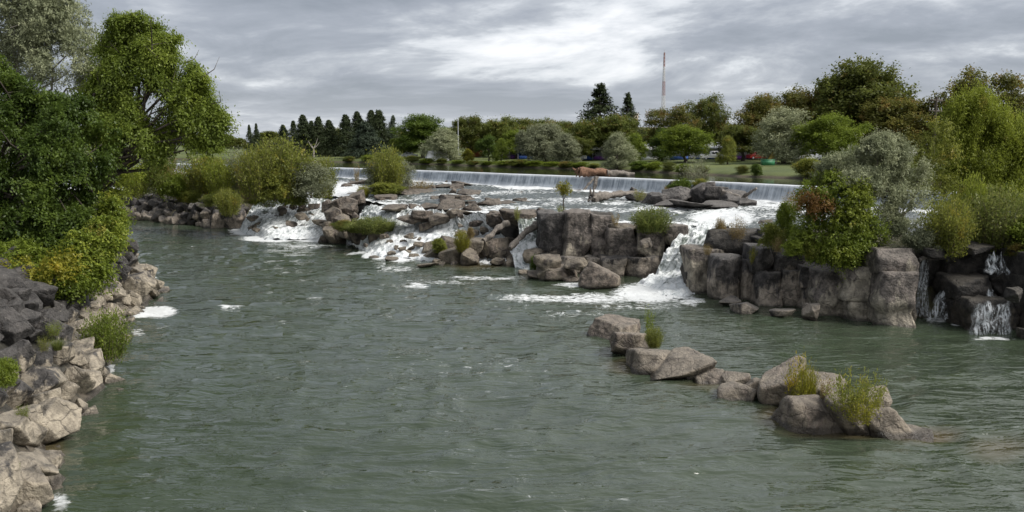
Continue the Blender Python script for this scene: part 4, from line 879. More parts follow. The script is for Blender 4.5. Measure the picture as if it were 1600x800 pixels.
# ---- broadleaf trees of the far bank
for a in (
 (UB[0], 345, 208, 46, 60, 'dark', 'dark tree behind the big left elm at the water'), (UB[3], 320, 214, 40, 40, 'green', 'mid-green tree behind the twigs of the left elm'), (UB[1], 372, 214, 26, 66, 'olive', 'small olive tree left of the slim conifer pair'),
 (UB[4], 660, 180, 70, 24, 'deep', 'large rich green poplar right of the spruce grove'), (UB[2], 634, 214, 40, 22, 'green', 'lower green tree at the left foot of the large poplar'),
 (US[0], 694, 202, 52, 9, 'silver', 'rounded silver tree beside the flagpole'), (UB[1], 732, 177, 56, 30, 'dark', 'tall dark tree directly right of the flagpole'), (UB[3], 731, 232, 18, 6, 'yellow', 'tiny bright yellow-green tree on the bank below the flagpole'),
 (UB[0], 764, 210, 30, 10, 'deep', 'small round green tree, left of a pair on the lawn'), (UB[3], 783, 216, 22, 8, 'green', 'small cone-shaped green tree, right of a pair on the lawn'), (UB[2], 786, 183, 62, 44, 'olive', 'olive-brown tree behind the pair of small lawn trees'),
 (UB[4], 822, 186, 66, 52, 'dark', 'dark tree in the row left of the grey-green tree'), (UB[1], 806, 200, 40, 30, 'green', 'green tree in front of the dark row left of the grey-green tree'), (UB[0], 860, 184, 60, 58, 'olive', 'olive tree in the back row behind the grey-green tree'),
 (US[1], 853, 194, 64, 13, 'greyolive', 'large leaning grey-green tree on the lawn edge'), (US[0], 884, 210, 44, 10, 'greyolive', 'smaller grey-green tree leaning right beside the large one'), (UB[2], 826, 200, 38, 14, 'greyolive', 'pale loose tree left of the large grey-green tree'),
 (UB[3], 888, 190, 44, 46, 'dark', 'dark tree in back between the grey-green tree and largest spruce'), (UB[0], 912, 186, 50, 30, 'olive', 'olive-green tree at the left foot of the largest spruce'), (UB[1], 962, 176, 74, 36, 'olive', 'broad olive tree at the right foot of the largest spruce'),
 (UB[3], 992, 208, 36, 20, 'green', 'lower green tree right of the silver bush on the bank'), (UB[2], 905, 214, 40, 20, 'dark', 'dark low tree behind the parked white van'),
 (UB[2], 1052, 166, 70, 50, 'rust', 'yellowish brown tree in front of the radio mast'), (UB[3], 1036, 200, 40, 34, 'deep', 'dark low tree below the radio mast'), (UB[0], 1072, 194, 68, 30, 'green', 'bright green round tree right of the radio mast'),
 (UB[2], 1108, 150, 62, 70, 'dark', 'tall open tree right of the radio mast'), (UB[3], 1138, 212, 26, 26, 'olivey', 'young yellowish tree alone on the lawn'), (UB[1], 1162, 192, 66, 44, 'dark', 'dark spreading tree left of the large silver tree'),
 (UB[4], 1196, 150, 80, 60, 'rust', 'tall brown-green tree behind the large silver tree'), (UB[0], 1246, 136, 84, 66, 'rust', 'brownish tree in the high row left of the tallest tree'), (US[1], 1228, 171, 80, 38, 'silver', 'large silver tree standing on the right lawn'),
 (UB[0], 1298, 176, 84, 36, 'green', 'bright green tree right of the large silver tree'), (UB[4], 1345, 95, 140, 66, 'dark', 'tallest broad tree of the right-hand row'), (UB[1], 1300, 118, 74, 70, 'olive', 'olive tree left shoulder of the tallest tree'),
 (UB[1], 1404, 145, 112, 56, 'rust', 'dark brownish tree between the tallest tree and the utility pole'), (UB[2], 1534, 111, 112, 60, 'rust', 'brown-green tree rising behind the tall willow at right'), (UB[0], 1600, 150, 70, 60, 'rust', 'brownish tree at the right edge behind the willow'), (UB[3], 1480, 205, 60, 60, 'dark', 'dark tree low behind the utility pole'),
): park(a[0], a[1], a[2], a[3], a[4], a[5], 'tree', a[6])
BGL = ['low dark tree in the back row, '+q for q in ('behind the left elms, nearest the edge but one', 'behind the left elms, middle', 'behind the left elms, nearest the river', 'left of the spruce grove', 'behind the right side of the left conifer grove', 'behind the open ragged conifer', 'behind the silver tree by the flagpole', 'behind the small round lawn tree', 'behind the large leaning grey-green tree', 'behind the largest spruce', 'below the beige building chimney', 'behind the tall open tree right of the mast', 'behind the dark spreading tree', 'behind the bright green tree', 'under the tallest tree', 'left of the utility pole', 'behind the tall willow', 'at the right edge', 'at the left edge')]
for i, (px, top, w) in enumerate(((150, 205, 60), (210, 208, 60), (270, 206, 60), (420, 214, 40), (520, 210, 50), (620, 212, 50), (700, 206, 50), (760, 204, 50), (840, 204, 60), (930, 204, 60), (1015, 208, 50), (1090, 206, 60), (1180, 200, 60), (1270, 190, 60), (1350, 190, 70), (1440, 200, 60), (1540, 200, 60), (1620, 190, 70), (40, 200, 70))):
    park(UB[i % 5], px, top-9, w*1.5, 105, ('dark', 'olive', 'rust')[i % 3], 'tree', BGL[i], group='background trees behind the park')
park(US[0], 965, 209, 56, 1.5, 'silver', 'shrub', 'round silver willow bush at the water above the driftwood log', cat='bush', group='bank bushes')
# ---- bushes along the far water's edge
BB = [(600, 238, 24, 'olivey'), (622, 243, 22, 'green'), (645, 241, 26, 'olive'), (668, 246, 26, 'green'), (690, 247, 20, 'dark'), (715, 249, 26, 'green'), (740, 250, 24, 'olive'), (762, 251, 26, 'green'), (790, 250, 34, 'green'), (812, 248, 40, 'olive'), (836, 250, 34, 'green'), (862, 251, 36, 'green'), (886, 251, 30, 'olive'), (908, 252, 26, 'green'), (928, 254, 24, 'olivey'), (1000, 250, 34, 'deep'), (1022, 251, 30, 'green'), (1046, 251, 26, 'dark'), (1068, 254, 24, 'green'), (1098, 258, 22, 'olive'), (1160, 256, 22, 'dark'), (1182, 254, 20, 'deep'), (1262, 244, 44, 'olivey'), (1285, 247, 40, 'yellow'), (1310, 252, 44, 'green'), (1345, 258, 40, 'green'), (1400, 258, 50, 'olive'), (1440, 256, 50, 'green'), (1480, 262, 40, 'olive'), (575, 240, 24, 'green'), (545, 243, 20, 'olive')]
BN = {'olivey': 'olive-yellow', 'green': 'green', 'olive': 'dull olive', 'dark': 'dark green', 'deep': 'rich green', 'yellow': 'golden yellow'}
WHERE = ['left of the flagpole', 'below the paired small lawn trees', 'below the large leaning grey-green tree', 'behind the driftwood log on the weir', 'on the right lawn edge', 'behind the right-hand silver shrub']
SEEN = {}
def bush_label(lf, wh):
    k = SEEN[(lf, wh)] = SEEN.get((lf, wh), 0)+1
    return ('', '', 'second ', 'third ', 'fourth ', 'fifth ')[k]+BN[lf]+' low bank bush '+wh if k > 1 else 'first '+BN[lf]+' low bank bush '+wh
for i, (px, top, w, lf) in enumerate(BB):
    wh = WHERE[0 if px < 716 else 1 if px < 800 else 2 if px < 895 else 3 if px < 1060 else 4 if px < 1320 else 5]
    park(UH[i % 3], px, top, w, 0.8+(i % 3)*0.5, lf, 'bush', bush_label(lf, wh), TWIG, 'bush', 'low bushes at the far water edge '+wh+' '+lf)
# ---- bare white snag
t = thing('dead_tree', 'bare white forked dead tree in front of the conifer grove', 'dead tree', (0, 0, 0)); D = bankD(490)+14; b = atd(490, 246, D); m = D/FPX; mb = MB(); t.location = b
mb.tube([(0, 0, -.5), (0.1, 0, 9*m), (0, 0, 15*m)], [0.35, 0.3, 0.24], 6)
for e in ((-8, 26), (7, 30), (3, 20), (-3, 21), (10, 24)): mb.tube([(0, 0, 13*m), (e[0]*m*.6, 0.2, (13+(e[1]-13)*.5)*m), (e[0]*m, .3, e[1]*m)], [0.2, 0.13, 0.04], 5)
obj('trunk', mb.build('snag'), BARK_PALE, t)

# ---- shrubs and trees of the islands and cliffs.  (proto, px, row of base, row of top, width px, base height z, leaf, name, label, category)
def shrub(proto, px, pb, pt, w, z, leaf, name, label, cat='shrub', bark=None, grp=None, yx=1.0, pn=('stems', 'foliage')):
    p = at(px, pb, z); D = p[1]; h = atd(px, pt, D)[2]-z
    return put(proto, name, label, cat, (p[0], p[1], z-0.1), w*D/FPX, h+0.1, leaf, bark or TWIG, pn, group=grp, yx=yx)
SH = [
 # left island
 (UW[3], 442, 306, 205, 104, 6.0, 'olivey', 'biggest olive-yellow willow shrub on the left island'), (UW[1], 405, 308, 220, 74, 6.0, 'olivey', 'olive shrub left of the biggest willow shrub on the left island'), (UW[3], 376, 303, 226, 44, 6.2, 'silver', 'silver-grey shrub in the middle of the left island'),
 (UH[2], 486, 308, 246, 84, 5.8, 'greyolive', 'dense grey shrub at the right end of the left island'), (UW[1], 505, 305, 240, 50, 5.8, 'olivey', 'yellowish shrub rising behind the dense grey island shrub'), (UW[3], 358, 332, 290, 44, 3.9, 'olivey', 'round bright shrub at the front rock edge of the left island'),
 (UW[1], 293, 312, 262, 52, 5.0, 'yellow', 'yellow-green shrub above the dark wall of the left island'), (UH[2], 250, 304, 238, 66, 6.0, 'olive', 'brownish shrub at the left end of the left island'), (UW[1], 330, 300, 240, 60, 6.4, 'yellow', 'yellow shrub behind the bare twigs on the left island'),
 (UW[0], 270, 290, 240, 50, 6.5, 'dry', 'tan brushy shrub behind the brownish island shrub'), (UW[3], 226, 300, 262, 44, 5.8, 'greyolive', 'pale low shrub at the far left of the left island'), (UH[0], 470, 320, 303, 34, 4.6, 'grass', 'low bright green bush beside the leftmost cascade'),
 (UH[1], 400, 318, 294, 44, 4.8, 'green', 'green bush below the olive island shrub'), (UW[1], 450, 316, 270, 50, 5.0, 'green', 'green willow shrub right of centre on the left island'), (UW[4], 385, 315, 262, 30, 5.2, 'dry', 'bare tan twiggy sapling in the middle of the left island'),
 (UH[2], 330, 322, 300, 40, 4.6, 'olive', 'low olive bush above the right half of the dark wall'), (UW[1], 210, 305, 250, 50, 6, 'willow', 'willow shrub partly hidden behind the left elm twigs'), (UH[0], 300, 316, 296, 36, 4.9, 'olivey', 'small yellowish bush at the wall top of the left island'), (UW[0], 420, 322, 300, 40, 4.4, 'green', 'tufted green shrub low beside the cascade rocks'),
 (UW[3], 318, 300, 236, 60, 6.4, 'olivey', 'leafy shrub hiding the far weir end behind the yellow shrubs'), (UH[1], 272, 308, 268, 50, 5.6, 'green', 'rounded green bush above the left half of the dark wall'), (UW[3], 345, 304, 240, 50, 6.2, 'willow', 'light green shrub left of the silver-grey island shrub'), (UH[0], 430, 312, 262, 60, 5.6, 'olivey', 'leafy bush in front of the biggest willow shrub'), (UH[1], 236, 296, 246, 50, 6.2, 'olivey', 'yellowish bush behind the pale low shrub at far left'),
 # islet of the upper rapids
 (UW[3], 605, 300, 222, 58, 5.9, 'olivey', 'tall olive-yellow shrub on the islet in the rapids'), (UH[2], 585, 300, 246, 44, 5.9, 'greyolive', 'grey shrub at the left side of the rapids islet'), (UH[2], 630, 298, 244, 46, 5.9, 'greyolive', 'grey shrub at the right side of the rapids islet'),
 (UH[1], 604, 304, 284, 66, 5.8, 'olivey', 'low yellowish bush at the foot of the rapids islet shrubs'), (UW[1], 568, 308, 288, 24, 5.4, 'yellow', 'small yellow bush at the left tip of the rapids islet'), (UW[0], 655, 297, 276, 44, 6.0, 'dry', 'brown weedy growth at the right tip of the rapids islet'), (UW[4], 558, 287, 254, 14, 6.0, 'dry', 'thin straw-coloured sapling in the far left channel'),
 # grasses of the cascades
 (UW[3], 580, 362, 336, 66, 2.6, 'grass', 'thick green grass mat on the grassy islet'), (UH[1], 535, 360, 342, 40, 2.4, 'olive', 'mossy olive growth at the left of the grassy islet'), (UW[1], 722, 390, 356, 30, 1.8, 'yellow', 'yellow bush on the tumbled boulders below the cascades'), (UH[0], 686, 394, 370, 30, 1.2, 'olivey', 'low yellow-green bush left on the tumbled boulders'), (UH[0], 840, 424, 396, 30, 0.6, 'deep', 'dark green bush at the foot of the tall cliff'),
 # tall cliff
 (UW[1], 1018, 360, 320, 74, 5.0, 'grass', 'spreading green clump on top of the tall cliff'), (UH[2], 735, 372, 352, 14, 3.4, 'dry', 'straw tuft behind the yellow bush'), (UW[4], 808, 342, 318, 16, 5.2, 'olivey', 'thin weed on the rock shoulder near the logs'), (UW[4], 962, 350, 332, 20, 5.4, 'dry', 'dry weeds on top of the tall cliff'),
 # rock islet by the weir
 (UW[0], 1086, 292, 238, 50, 7.5, 'greyolive', 'pale wispy tree-like shrub on the dark rock islet'), (UH[1], 1064, 300, 278, 44, 7.1, 'deep', 'dark evergreen bush on the dark rock islet'), (UH[2], 1095, 298, 276, 34, 7.3, 'olivey', 'yellowish bush right of the evergreen on the dark rock islet'), (UW[0], 1000, 312, 292, 26, 6.4, 'olivey', 'yellow-green weeds at the left end of the dark rock islet'), (UW[4], 1040, 305, 288, 16, 6.8, 'dry', 'dry stalks in the middle of the dark rock islet'),
 # right-hand cliff
 (UW[0], 1152, 372, 334, 34, 5.2, 'dry', 'straw-coloured weeds above the chute'), (UW[1], 1125, 368, 338, 20, 5.2, 'dry', 'pale weeds at the very lip of the chute'), (UH[0], 1226, 375, 310, 38, 5.6, 'green', 'upright green bush left of the red shrub'), (UH[1], 1205, 384, 344, 44, 5.4, 'olivey', 'yellow-green bush at the left end of the right cliff top'), (UW[2], 1176, 410, 382, 18, 3.75, 'yellow', 'small yellow plant growing from the dark cliff face'),
 (UW[3], 1480, 392, 300, 80, 5.6, 'olivey', 'brownish yellow shrub above the thin falls'), (UW[1], 1560, 385, 282, 110, 5.8, 'grass', 'grassy green willow thicket at the right edge'), (UW[1], 1515, 380, 262, 60, 5.8, 'willow', 'willow shrub at the foot of the tall right willow'), (UH[1], 1440, 392, 352, 60, 5.6, 'greyolive', 'grey-green bush where the silver shrub meets the falls'), (UH[0], 1620, 395, 330, 90, 5.6, 'green', 'green bush cut by the right edge of the picture'), (UH[0], 1590, 400, 376, 40, 5.4, 'dark', 'dark green ground bush over the right falls'),
 (UW[0], 1240, 330, 292, 40, 6.2, 'dry', 'pale dry brush behind the upright green bush'),
 (UW[4], 905, 346, 330, 22, 5.2, 'dry', 'dry weeds left of centre on the tall cliff top'), (UW[4], 1215, 392, 366, 24, 5.2, 'dry', 'dry stalks on the dark ledge left of the red patch'), (UH[1], 1268, 400, 372, 40, 5.0, 'olivey', 'yellowish low growth under the red patch'), (UW[0], 1400, 396, 372, 36, 5.3, 'greyolive', 'grey-green weeds over the bleached cliff corner'), (UW[0], 1105, 396, 378, 16, 4.6, 'dry', 'dry tuft beside the chute on the right cliff'), (UH[0], 1240, 398, 372, 40, 5.1, 'green', 'green bush spilling over the right cliff left of the red patch'),
 # foreground chain
 (UW[4], 1290, 622, 585, 30, 1.4, 'dry', 'dry stalks between the two foreground grass clumps'), (UW[4], 1014, 522, 474, 24, 1.0, 'green', 'green sprig standing on the far end of the foreground chain'), (UW[1], 1022, 540, 508, 34, 0.9, 'olivey', 'yellow-green tuft below the sprig on the foreground chain'), (UW[2], 1252, 626, 544, 56, 0.8, 'yellow', 'tall yellow grass beside the tallest foreground boulder'), (UW[2], 1318, 640, 570, 76, 1.2, 'olivey', 'bushy yellow-green willow on the foreground boulders'), (UW[2], 1358, 640, 572, 60, 1.0, 'olivey', 'yellowish willow sprays at the right of the foreground boulders'), (UW[2], 1340, 655, 606, 66, 0.9, 'yellow', 'low willow sprays hanging over the foreground boulders'),
 # left bank
 (UW[1], 168, 556, 478, 80, 0.9, 'elm', 'leafy green shrub at the water edge of the left bank'), (UH[0], 8, 600, 556, 50, 4.0, 'green', 'green weeds among boulders at the left edge'), (UW[0], 84, 522, 498, 30, 3.6, 'green', 'small green tuft between the dark boulders'), (UW[0], 68, 545, 520, 22, 3.6, 'olivey', 'yellowish tuft between the dark boulders'), (UW[0], 36, 650, 630, 26, 2.4, 'green', 'tiny green tuft among pale boulders at lower left'), (UW[0], 25, 738, 715, 16, 1.6, 'green', 'little weed low on the pale boulders at lower left'),
]
for a in SH: shrub(a[0], a[1], a[2], a[3], a[4], a[5], a[6], 'shrub', a[7], 'shrub')
def grass(k, px, pb, pt, w, z, leaf, label):
    p = at(px, pb, z); h = atd(px, pt, p[1])[2]-z
    o = obj('grass_tuft', UG[k], LEAF[leaf], None, (p[0], p[1], z-0.05), (0, 0, RNG.uniform(0, 6)), (w*p[1]/FPX, w*p[1]/FPX, h)); return tag(o, label, 'grass')
grass(0, 1016, 360, 324, 70, 5.1, 'grass', 'arching green grass tuft on top of the tall cliff')
grass(2, 560, 362, 340, 60, 2.5, 'grass', 'arching grass at the left half of the grassy islet'); grass(2, 604, 360, 332, 50, 2.6, 'grass', 'arching grass at the right half of the grassy islet')
grass(1, 1262, 620, 560, 50, 0.9, 'yellow', 'dry yellow blades behind the tall yellow grass'); grass(1, 1585, 380, 320, 90, 5.7, 'grass', 'tall grass behind the right falls'); grass(2, 90, 545, 520, 26, 3.4, 'grass', 'sparse grass on the left bank boulders')
# small yellow tree on the cliff lip
shrub(UW[4], 876, 334, 318, 20, 5.4, 'olivey', 'shrub', 'weeds at the foot of the small yellow sapling')

# ---- large near trees and shrubs made of lobes: (px, py, half width px, half height px, D)
def lobed(name, label, cat, base, lobes_px, n, L, nl, ls, leaf, seed, r0, bark=None, asp=0.45, droop=0.3, freq=0.55, gap=-0.15, up=0.15, inner=0.3, depth=0.85, twigs=2, extra=None, pn=('trunk', 'crown'), low=.35):
    lobes = []
    for px, py, rx, ry, D in lobes_px:
        c = atd(px, py, D); m = D/FPX; lobes.append((c[0], c[1], c[2], rx*m, rx*m*depth, ry*m))
    b = np.array(base, float); LB = [(l[0]-b[0], l[1]-b[1], l[2]-b[2])+l[3:] for l in lobes]
    t = thing(name, label, cat, base)
    me = limbs((0, 0, 0), LB, r0, seed, 6, twigs=twigs); obj(pn[0], me, bark or BARK, t)
    main = LB if not (extra and extra[0] == 'red') else [l for i, l in enumerate(LB) if i not in extra[1]]
    obj(pn[1], crown(main, n, L, nl, ls, seed, asp, droop, freq, gap, up, inner, low=low), LEAF[leaf], t)
    if extra:
        lf, sub, nn = extra; obj(pn[1], crown([LB[i] for i in sub], nn, L, nl, ls, seed+5, asp, droop, freq, gap, up, inner), LEAF[lf], t)
    return t
def gz(x, y): return float(bank_z(x, y))
b = (-37, 71, gz(-37, 71)-.2)
lobed('elm_tree', 'large leafy green elm overhanging the left bank', 'tree', b,
      [(192, 40, 22, 20, 72), (215, 45, 26, 22, 72), (182, 75, 26, 24, 73), (240, 75, 30, 24, 72), (265, 90, 26, 22, 71), (205, 100, 34, 26, 72), (250, 120, 36, 26, 71), (285, 120, 22, 24, 71), (295, 148, 26, 20, 70), (322, 165, 18, 16, 70), (340, 178, 12, 12, 70), (330, 200, 14, 24, 70), (300, 190, 26, 22, 70), (265, 165, 34, 26, 71), (220, 150, 40, 30, 71), (180, 130, 36, 34, 72), (240, 205, 36, 24, 70), (285, 222, 22, 26, 70), (205, 195, 40, 30, 70), (170, 190, 30, 30, 71), (250, 238, 18, 16, 70), (225, 230, 24, 18, 70), (312, 228, 10, 16, 70), (160, 160, 30, 30, 72), (240, 50, 16, 14, 72), (275, 65, 14, 14, 71), (288, 98, 22, 22, 71), (303, 130, 22, 20, 70), (268, 130, 28, 24, 71), (255, 95, 26, 24, 71), (345, 190, 10, 14, 70), (335, 225, 8, 16, 70)],
      8400, 1.35, 17, 0.225, 'elm', 301, 0.34, freq=0.55, gap=0.2, droop=0.7, inner=0.15)
b = (-44, 67, gz(-44, 67)-.2)
lobed('elm_tree', 'dark weeping elm filling the left edge above the bank', 'tree', b,
      [(60, 180, 50, 34, 68), (110, 200, 44, 34, 67), (20, 210, 50, 44, 67), (70, 240, 50, 40, 66), (130, 250, 40, 40, 66), (30, 290, 56, 44, 65), (95, 300, 50, 40, 65), (145, 300, 30, 40, 66), (50, 345, 60, 36, 64), (115, 350, 44, 34, 64), (10, 160, 40, 40, 68), (160, 225, 26, 34, 67), (-40, 260, 60, 100, 66), (55, 140, 36, 24, 69), (10, 380, 50, 34, 64), (70, 385, 44, 26, 63), (150, 345, 26, 26, 65), (95, 160, 40, 24, 69), (-20, 120, 50, 40, 69)],
      8000, 1.15, 17, 0.245, 'deep', 302, 0.4, freq=0.5, gap=0.05, droop=0.6, low=.7, inner=.25)
b = (-52, 84, gz(-52, 84)-.2)
lobed('silver_tree', 'tall silver-leaved tree behind the dark elm at upper left', 'tree', b,
      [(40, 40, 60, 40, 84), (95, 50, 50, 40, 84), (130, 80, 40, 34, 83), (60, 90, 60, 44, 84), (110, 110, 54, 36, 83), (10, 70, 60, 60, 84), (70, 5, 50, 30, 84), (20, -10, 50, 40, 84), (145, 130, 34, 30, 83), (170, 190, 30, 40, 82)],
      6400, 1.0, 13, 0.27, 'silver', 303, 0.34, BARK_PALE, asp=0.3, freq=0.45, gap=-0.05, droop=0.3)
b = (-33.5, 66, gz(-33.5, 66)-.2)
lobed('maple_shrub', 'yellow-green box elder shrub under the left elms', 'shrub', b,
      [(130, 395, 38, 32, 61), (165, 375, 26, 32, 62), (100, 420, 36, 28, 60.5), (172, 340, 22, 30, 64), (150, 430, 26, 24, 60.5), (60, 425, 34, 24, 59.5), (186, 345, 14, 20, 66), (30, 405, 40, 26, 60), (72, 440, 34, 20, 58.5), (112, 446, 30, 18, 59), (20, 425, 30, 16, 58.5)],
      5400, 0.8, 10, 0.21, 'green', 304, 0.09, asp=0.5, freq=0.7, gap=-0.1, extra=('willow', [0, 1, 3], 1100), pn=('stems', 'foliage'))
b = (-36, 60, gz(-36, 60)-.2)
lobed('maple_shrub', 'bright yellow autumn shrub hanging over the dark left boulders', 'shrub', b, [(75, 430, 34, 24, 58), (100, 415, 28, 26, 58), (60, 450, 26, 16, 57.5), (30, 420, 30, 20, 58)], 380, 0.7, 10, 0.2, 'yellow', 305, 0.06, asp=0.5, freq=0.8, pn=('stems', 'foliage'))
b = (-37.5, 80, gz(-37.5, 80)-.2)
lobed('young_tree', 'slender open young tree leaning over the water behind the left elms', 'tree', b, [(165, 290, 26, 30, 80), (190, 300, 20, 26, 80), (150, 260, 30, 26, 80), (180, 330, 20, 20, 80), (205, 270, 16, 22, 80)], 900, 0.8, 9, 0.22, 'willow', 306, 0.12, BARK, freq=0.7, gap=0.0)
p = at(880, 332, 5.4)
lobed('young_tree', 'small yellow-leaved sapling standing alone above the tall cliff', 'tree', (p[0], p[1], 5.2), [(880, 290, 10, 8, p[1]), (876, 297, 8, 6, p[1]), (885, 296, 8, 7, p[1]), (881, 303, 7, 5, p[1])], 420, 0.4, 8, 0.15, 'yellow', 307, 0.09, BARK, freq=1.2, gap=-.1, twigs=1)
# right cliff
p = at(1368, 400, 5.6); 
lobed('russian_olive', 'wide silver shrub-tree on top of the right cliff', 'tree', (p[0], 75, 5.6),
      [(1330, 262, 44, 26, 74), (1375, 245, 44, 30, 74), (1415, 268, 34, 30, 74), (1395, 300, 44, 34, 73), (1350, 285, 40, 24, 73), (1410, 340, 32, 40, 73), (1385, 350, 34, 36, 73), (1300, 275, 26, 18, 74), (1425, 310, 24, 30, 73), (1380, 225, 30, 14, 74)],
      6800, 0.8, 13, 0.20, 'silver', 311, 0.16, BARK, asp=0.3, freq=0.7, gap=0.12, droop=0.15, inner=.2, twigs=4)
lobed('shrub', 'mixed green shrub with a red patch at the front of the right cliff', 'shrub', (at(1310, 415, 5.2)[0], 74, 5.3),
      [(1290, 300, 40, 30, 73), (1325, 320, 34, 34, 72), (1270, 350, 34, 34, 72.5), (1310, 370, 44, 36, 71.5), (1345, 375, 40, 36, 71.5), (1335, 340, 30, 30, 72), (1285, 385, 30, 26, 71.5), (1268, 312, 20, 14, 71.8), (1282, 326, 20, 14, 71.2), (1325, 395, 30, 24, 71), (1255, 370, 16, 14, 72), (1300, 285, 20, 14, 73)],
      5200, 0.7, 11, 0.17, 'green', 312, 0.08, TWIG, asp=0.5, freq=0.9, gap=0.06, extra=('red', [7, 8], 330), pn=('stems', 'foliage'), low=.7)
lobed('shrub', 'bright lime shrub in front of the silver shrub-tree', 'shrub', (at(1335, 420, 5.2)[0], 71.5, 5.2), [(1335, 325, 24, 30, 70.8), (1320, 350, 24, 30, 70.8), (1345, 300, 16, 20, 71), (1310, 395, 24, 20, 70.4)], 1000, 0.6, 9, 0.19, 'willow', 313, 0.05, TWIG, asp=0.55, freq=0.9, pn=('stems', 'foliage'), low=.7)
WIL = [(1535, 200, 34, 50, 84), (1570, 230, 40, 46, 84), (1500, 240, 34, 50, 84), (1540, 270, 50, 50, 84), (1590, 270, 40, 50, 84), (1480, 290, 26, 40, 84), (1525, 165, 18, 26, 84), (1495, 190, 20, 34, 84), (1620, 250, 40, 50, 84), (1560, 320, 50, 40, 83), (1510, 330, 36, 40, 83)]
lobed('willow_tree', 'tall feathery yellow-green willow at the right edge', 'tree', (at(1535, 380, 5.8)[0]+3, 85, 5.8), WIL, 8500, 1.3, 14, 0.27, 'willow', 314, 0.16, BARK, asp=0.26, freq=0.6, gap=-0.02, droop=0.0, up=1.5, inner=.2)
lobed('young_tree', 'thin dark-stemmed open tree left of the tall willow', 'tree', (at(1460, 385, 5.8)[0], 80, 5.8), [(1465, 215, 22, 34, 80), (1450, 250, 26, 30, 80), (1485, 240, 20, 36, 80), (1440, 290, 20, 24, 80), (1475, 300, 24, 30, 80)], 900, 0.8, 9, 0.2, 'olivey', 315, 0.16, BARK, freq=0.8, gap=0.1, twigs=5)

# ================================================================== DRIFTWOOD
def log(pts, rad, mat, label, knobs=0, seed=1):
    pts = np.array(pts, float); rng = np.random.RandomState(seed); n = 22; t = np.linspace(0, 1, n); tk = np.linspace(0, 1, len(pts))
    P = np.stack([I(t, tk, pts[:, j]) for j in range(3)], 1); r = I(t, np.linspace(0, 1, len(rad)), rad)
    for _ in range(3): P[1:-1] = (P[:-2]+2*P[1:-1]+P[2:])/4
    V, F = tube(P, r, 12); c = np.repeat(P, 12, 0); V = c+(V-c)*(1+0.5*fbm(V*np.array([1.2, 2.5, 2.5]), 3, seed))[:, None]
    mb = MB(); mb.add(V, F); b = P[0]
    mb.add(np.concatenate([V[:12], [P[0]]]), [(i, (i+1) % 12, 12, 12) for i in range(12)]) if False else None
    for e, o in ((0, -1), (n-1, 1)):
        k = V[e*12:(e+1)*12]; mid = P[e]+(P[e]-P[e-o])*0.15; q = mid+(k-mid)*0.55; mb.add(np.concatenate([k, q]), grid_faces(2, 12, True)); q2 = mid+(k-mid)*0.02; mb.add(np.concatenate([q, q2]), grid_faces(2, 12, True))
    for i in range(knobs):
        e = P[0]+rng.normal(size=3)*rad[0]*0.3; d = rng.normal(size=3); d[0] = -abs(d[0]); d /= np.linalg.norm(d); mb.tube([e, e+d*rad[0]*0.9, e+d*rad[0]*1.7+rng.normal(size=3)*.1], [rad[0]*.4, rad[0]*.25, rad[0]*.06], 6)
    base = P.mean(0); me = mb.build('log'); me.transform(Matrix.Translation(Vector(-base))); return tag(obj('log', me, mat, None, base), label, 'log')
Dd = damD(920)-0.6
log([atd(905, 268, Dd), atd(930, 270, Dd+.4), atd(952, 271, Dd+.8)], [0.75, 0.72, 0.6], WOOD_RED, 'reddish stripped root end of driftwood lying on the weir crest', 6, 3)
log([atd(948, 271.5, Dd+.6), atd(970, 272, Dd+.9), atd(991, 273, Dd+1.2)], [0.6, 0.5, 0.3], WOOD_GREY, 'grey driftwood trunk lying on the weir crest', 0, 4)
log([atd(933, 276, Dd-.8), atd(930, 290, Dd-1.3), atd(925, 303, Dd-1.8)], [0.35, 0.3, 0.26], WOOD_GREY, 'dark post standing in the weir water under the driftwood', 0, 5)
log([atd(930, 276, Dd-.8), atd(918, 290, Dd-1.6), atd(908, 303, Dd-2.2)], [0.2, 0.18, 0.14], WOOD_GREY, 'thin log leaning against the weir face', 0, 6)
a = at(927, 314, 6.1); c = at(995, 305, 6.6)
log([a+[0, 0, .5], (a+c)/2+[0, 0, .5], c+[0, 0, .5]], [0.62, 0.42, 0.26], WOOD_GREY, 'grey log with a splayed root at the left of the dark rock islet', 6, 7)
log([atd(1182, 294, 113), atd(1172, 301, 114), atd(1160, 309, 115)], [0.14, 0.22, 0.26], WOOD_GREY, 'grey log slanting up at the right end of the dark rock islet', 0, 8)
log([atd(1128, 300, 116.5), atd(1150, 306, 116), atd(1174, 322, 115)], [0.4, 0.34, 0.3], WOOD_GREY, 'pale log lying down the right side of the dark rock islet', 0, 9)
log([atd(848, 345, 103), atd(822, 362, 102), atd(797, 388, 100.5)], [0.42, 0.36, 0.3], WOOD_GREY, 'long grey log leaning across the narrow fall beside the tall cliff', 2, 10)
log([atd(794, 348, 106), atd(775, 360, 105), atd(755, 376, 104)], [0.36, 0.34, 0.3], WOOD_GREY, 'shorter weathered log leaning left of the narrow fall', 0, 11)
log([atd(1436, 406, 69.5), atd(1460, 396, 69.8), atd(1500, 394, 70.5)], [0.16, 0.16, 0.1], WOOD_GREY, 'thin branch caught at the top of the right falls', 0, 12)

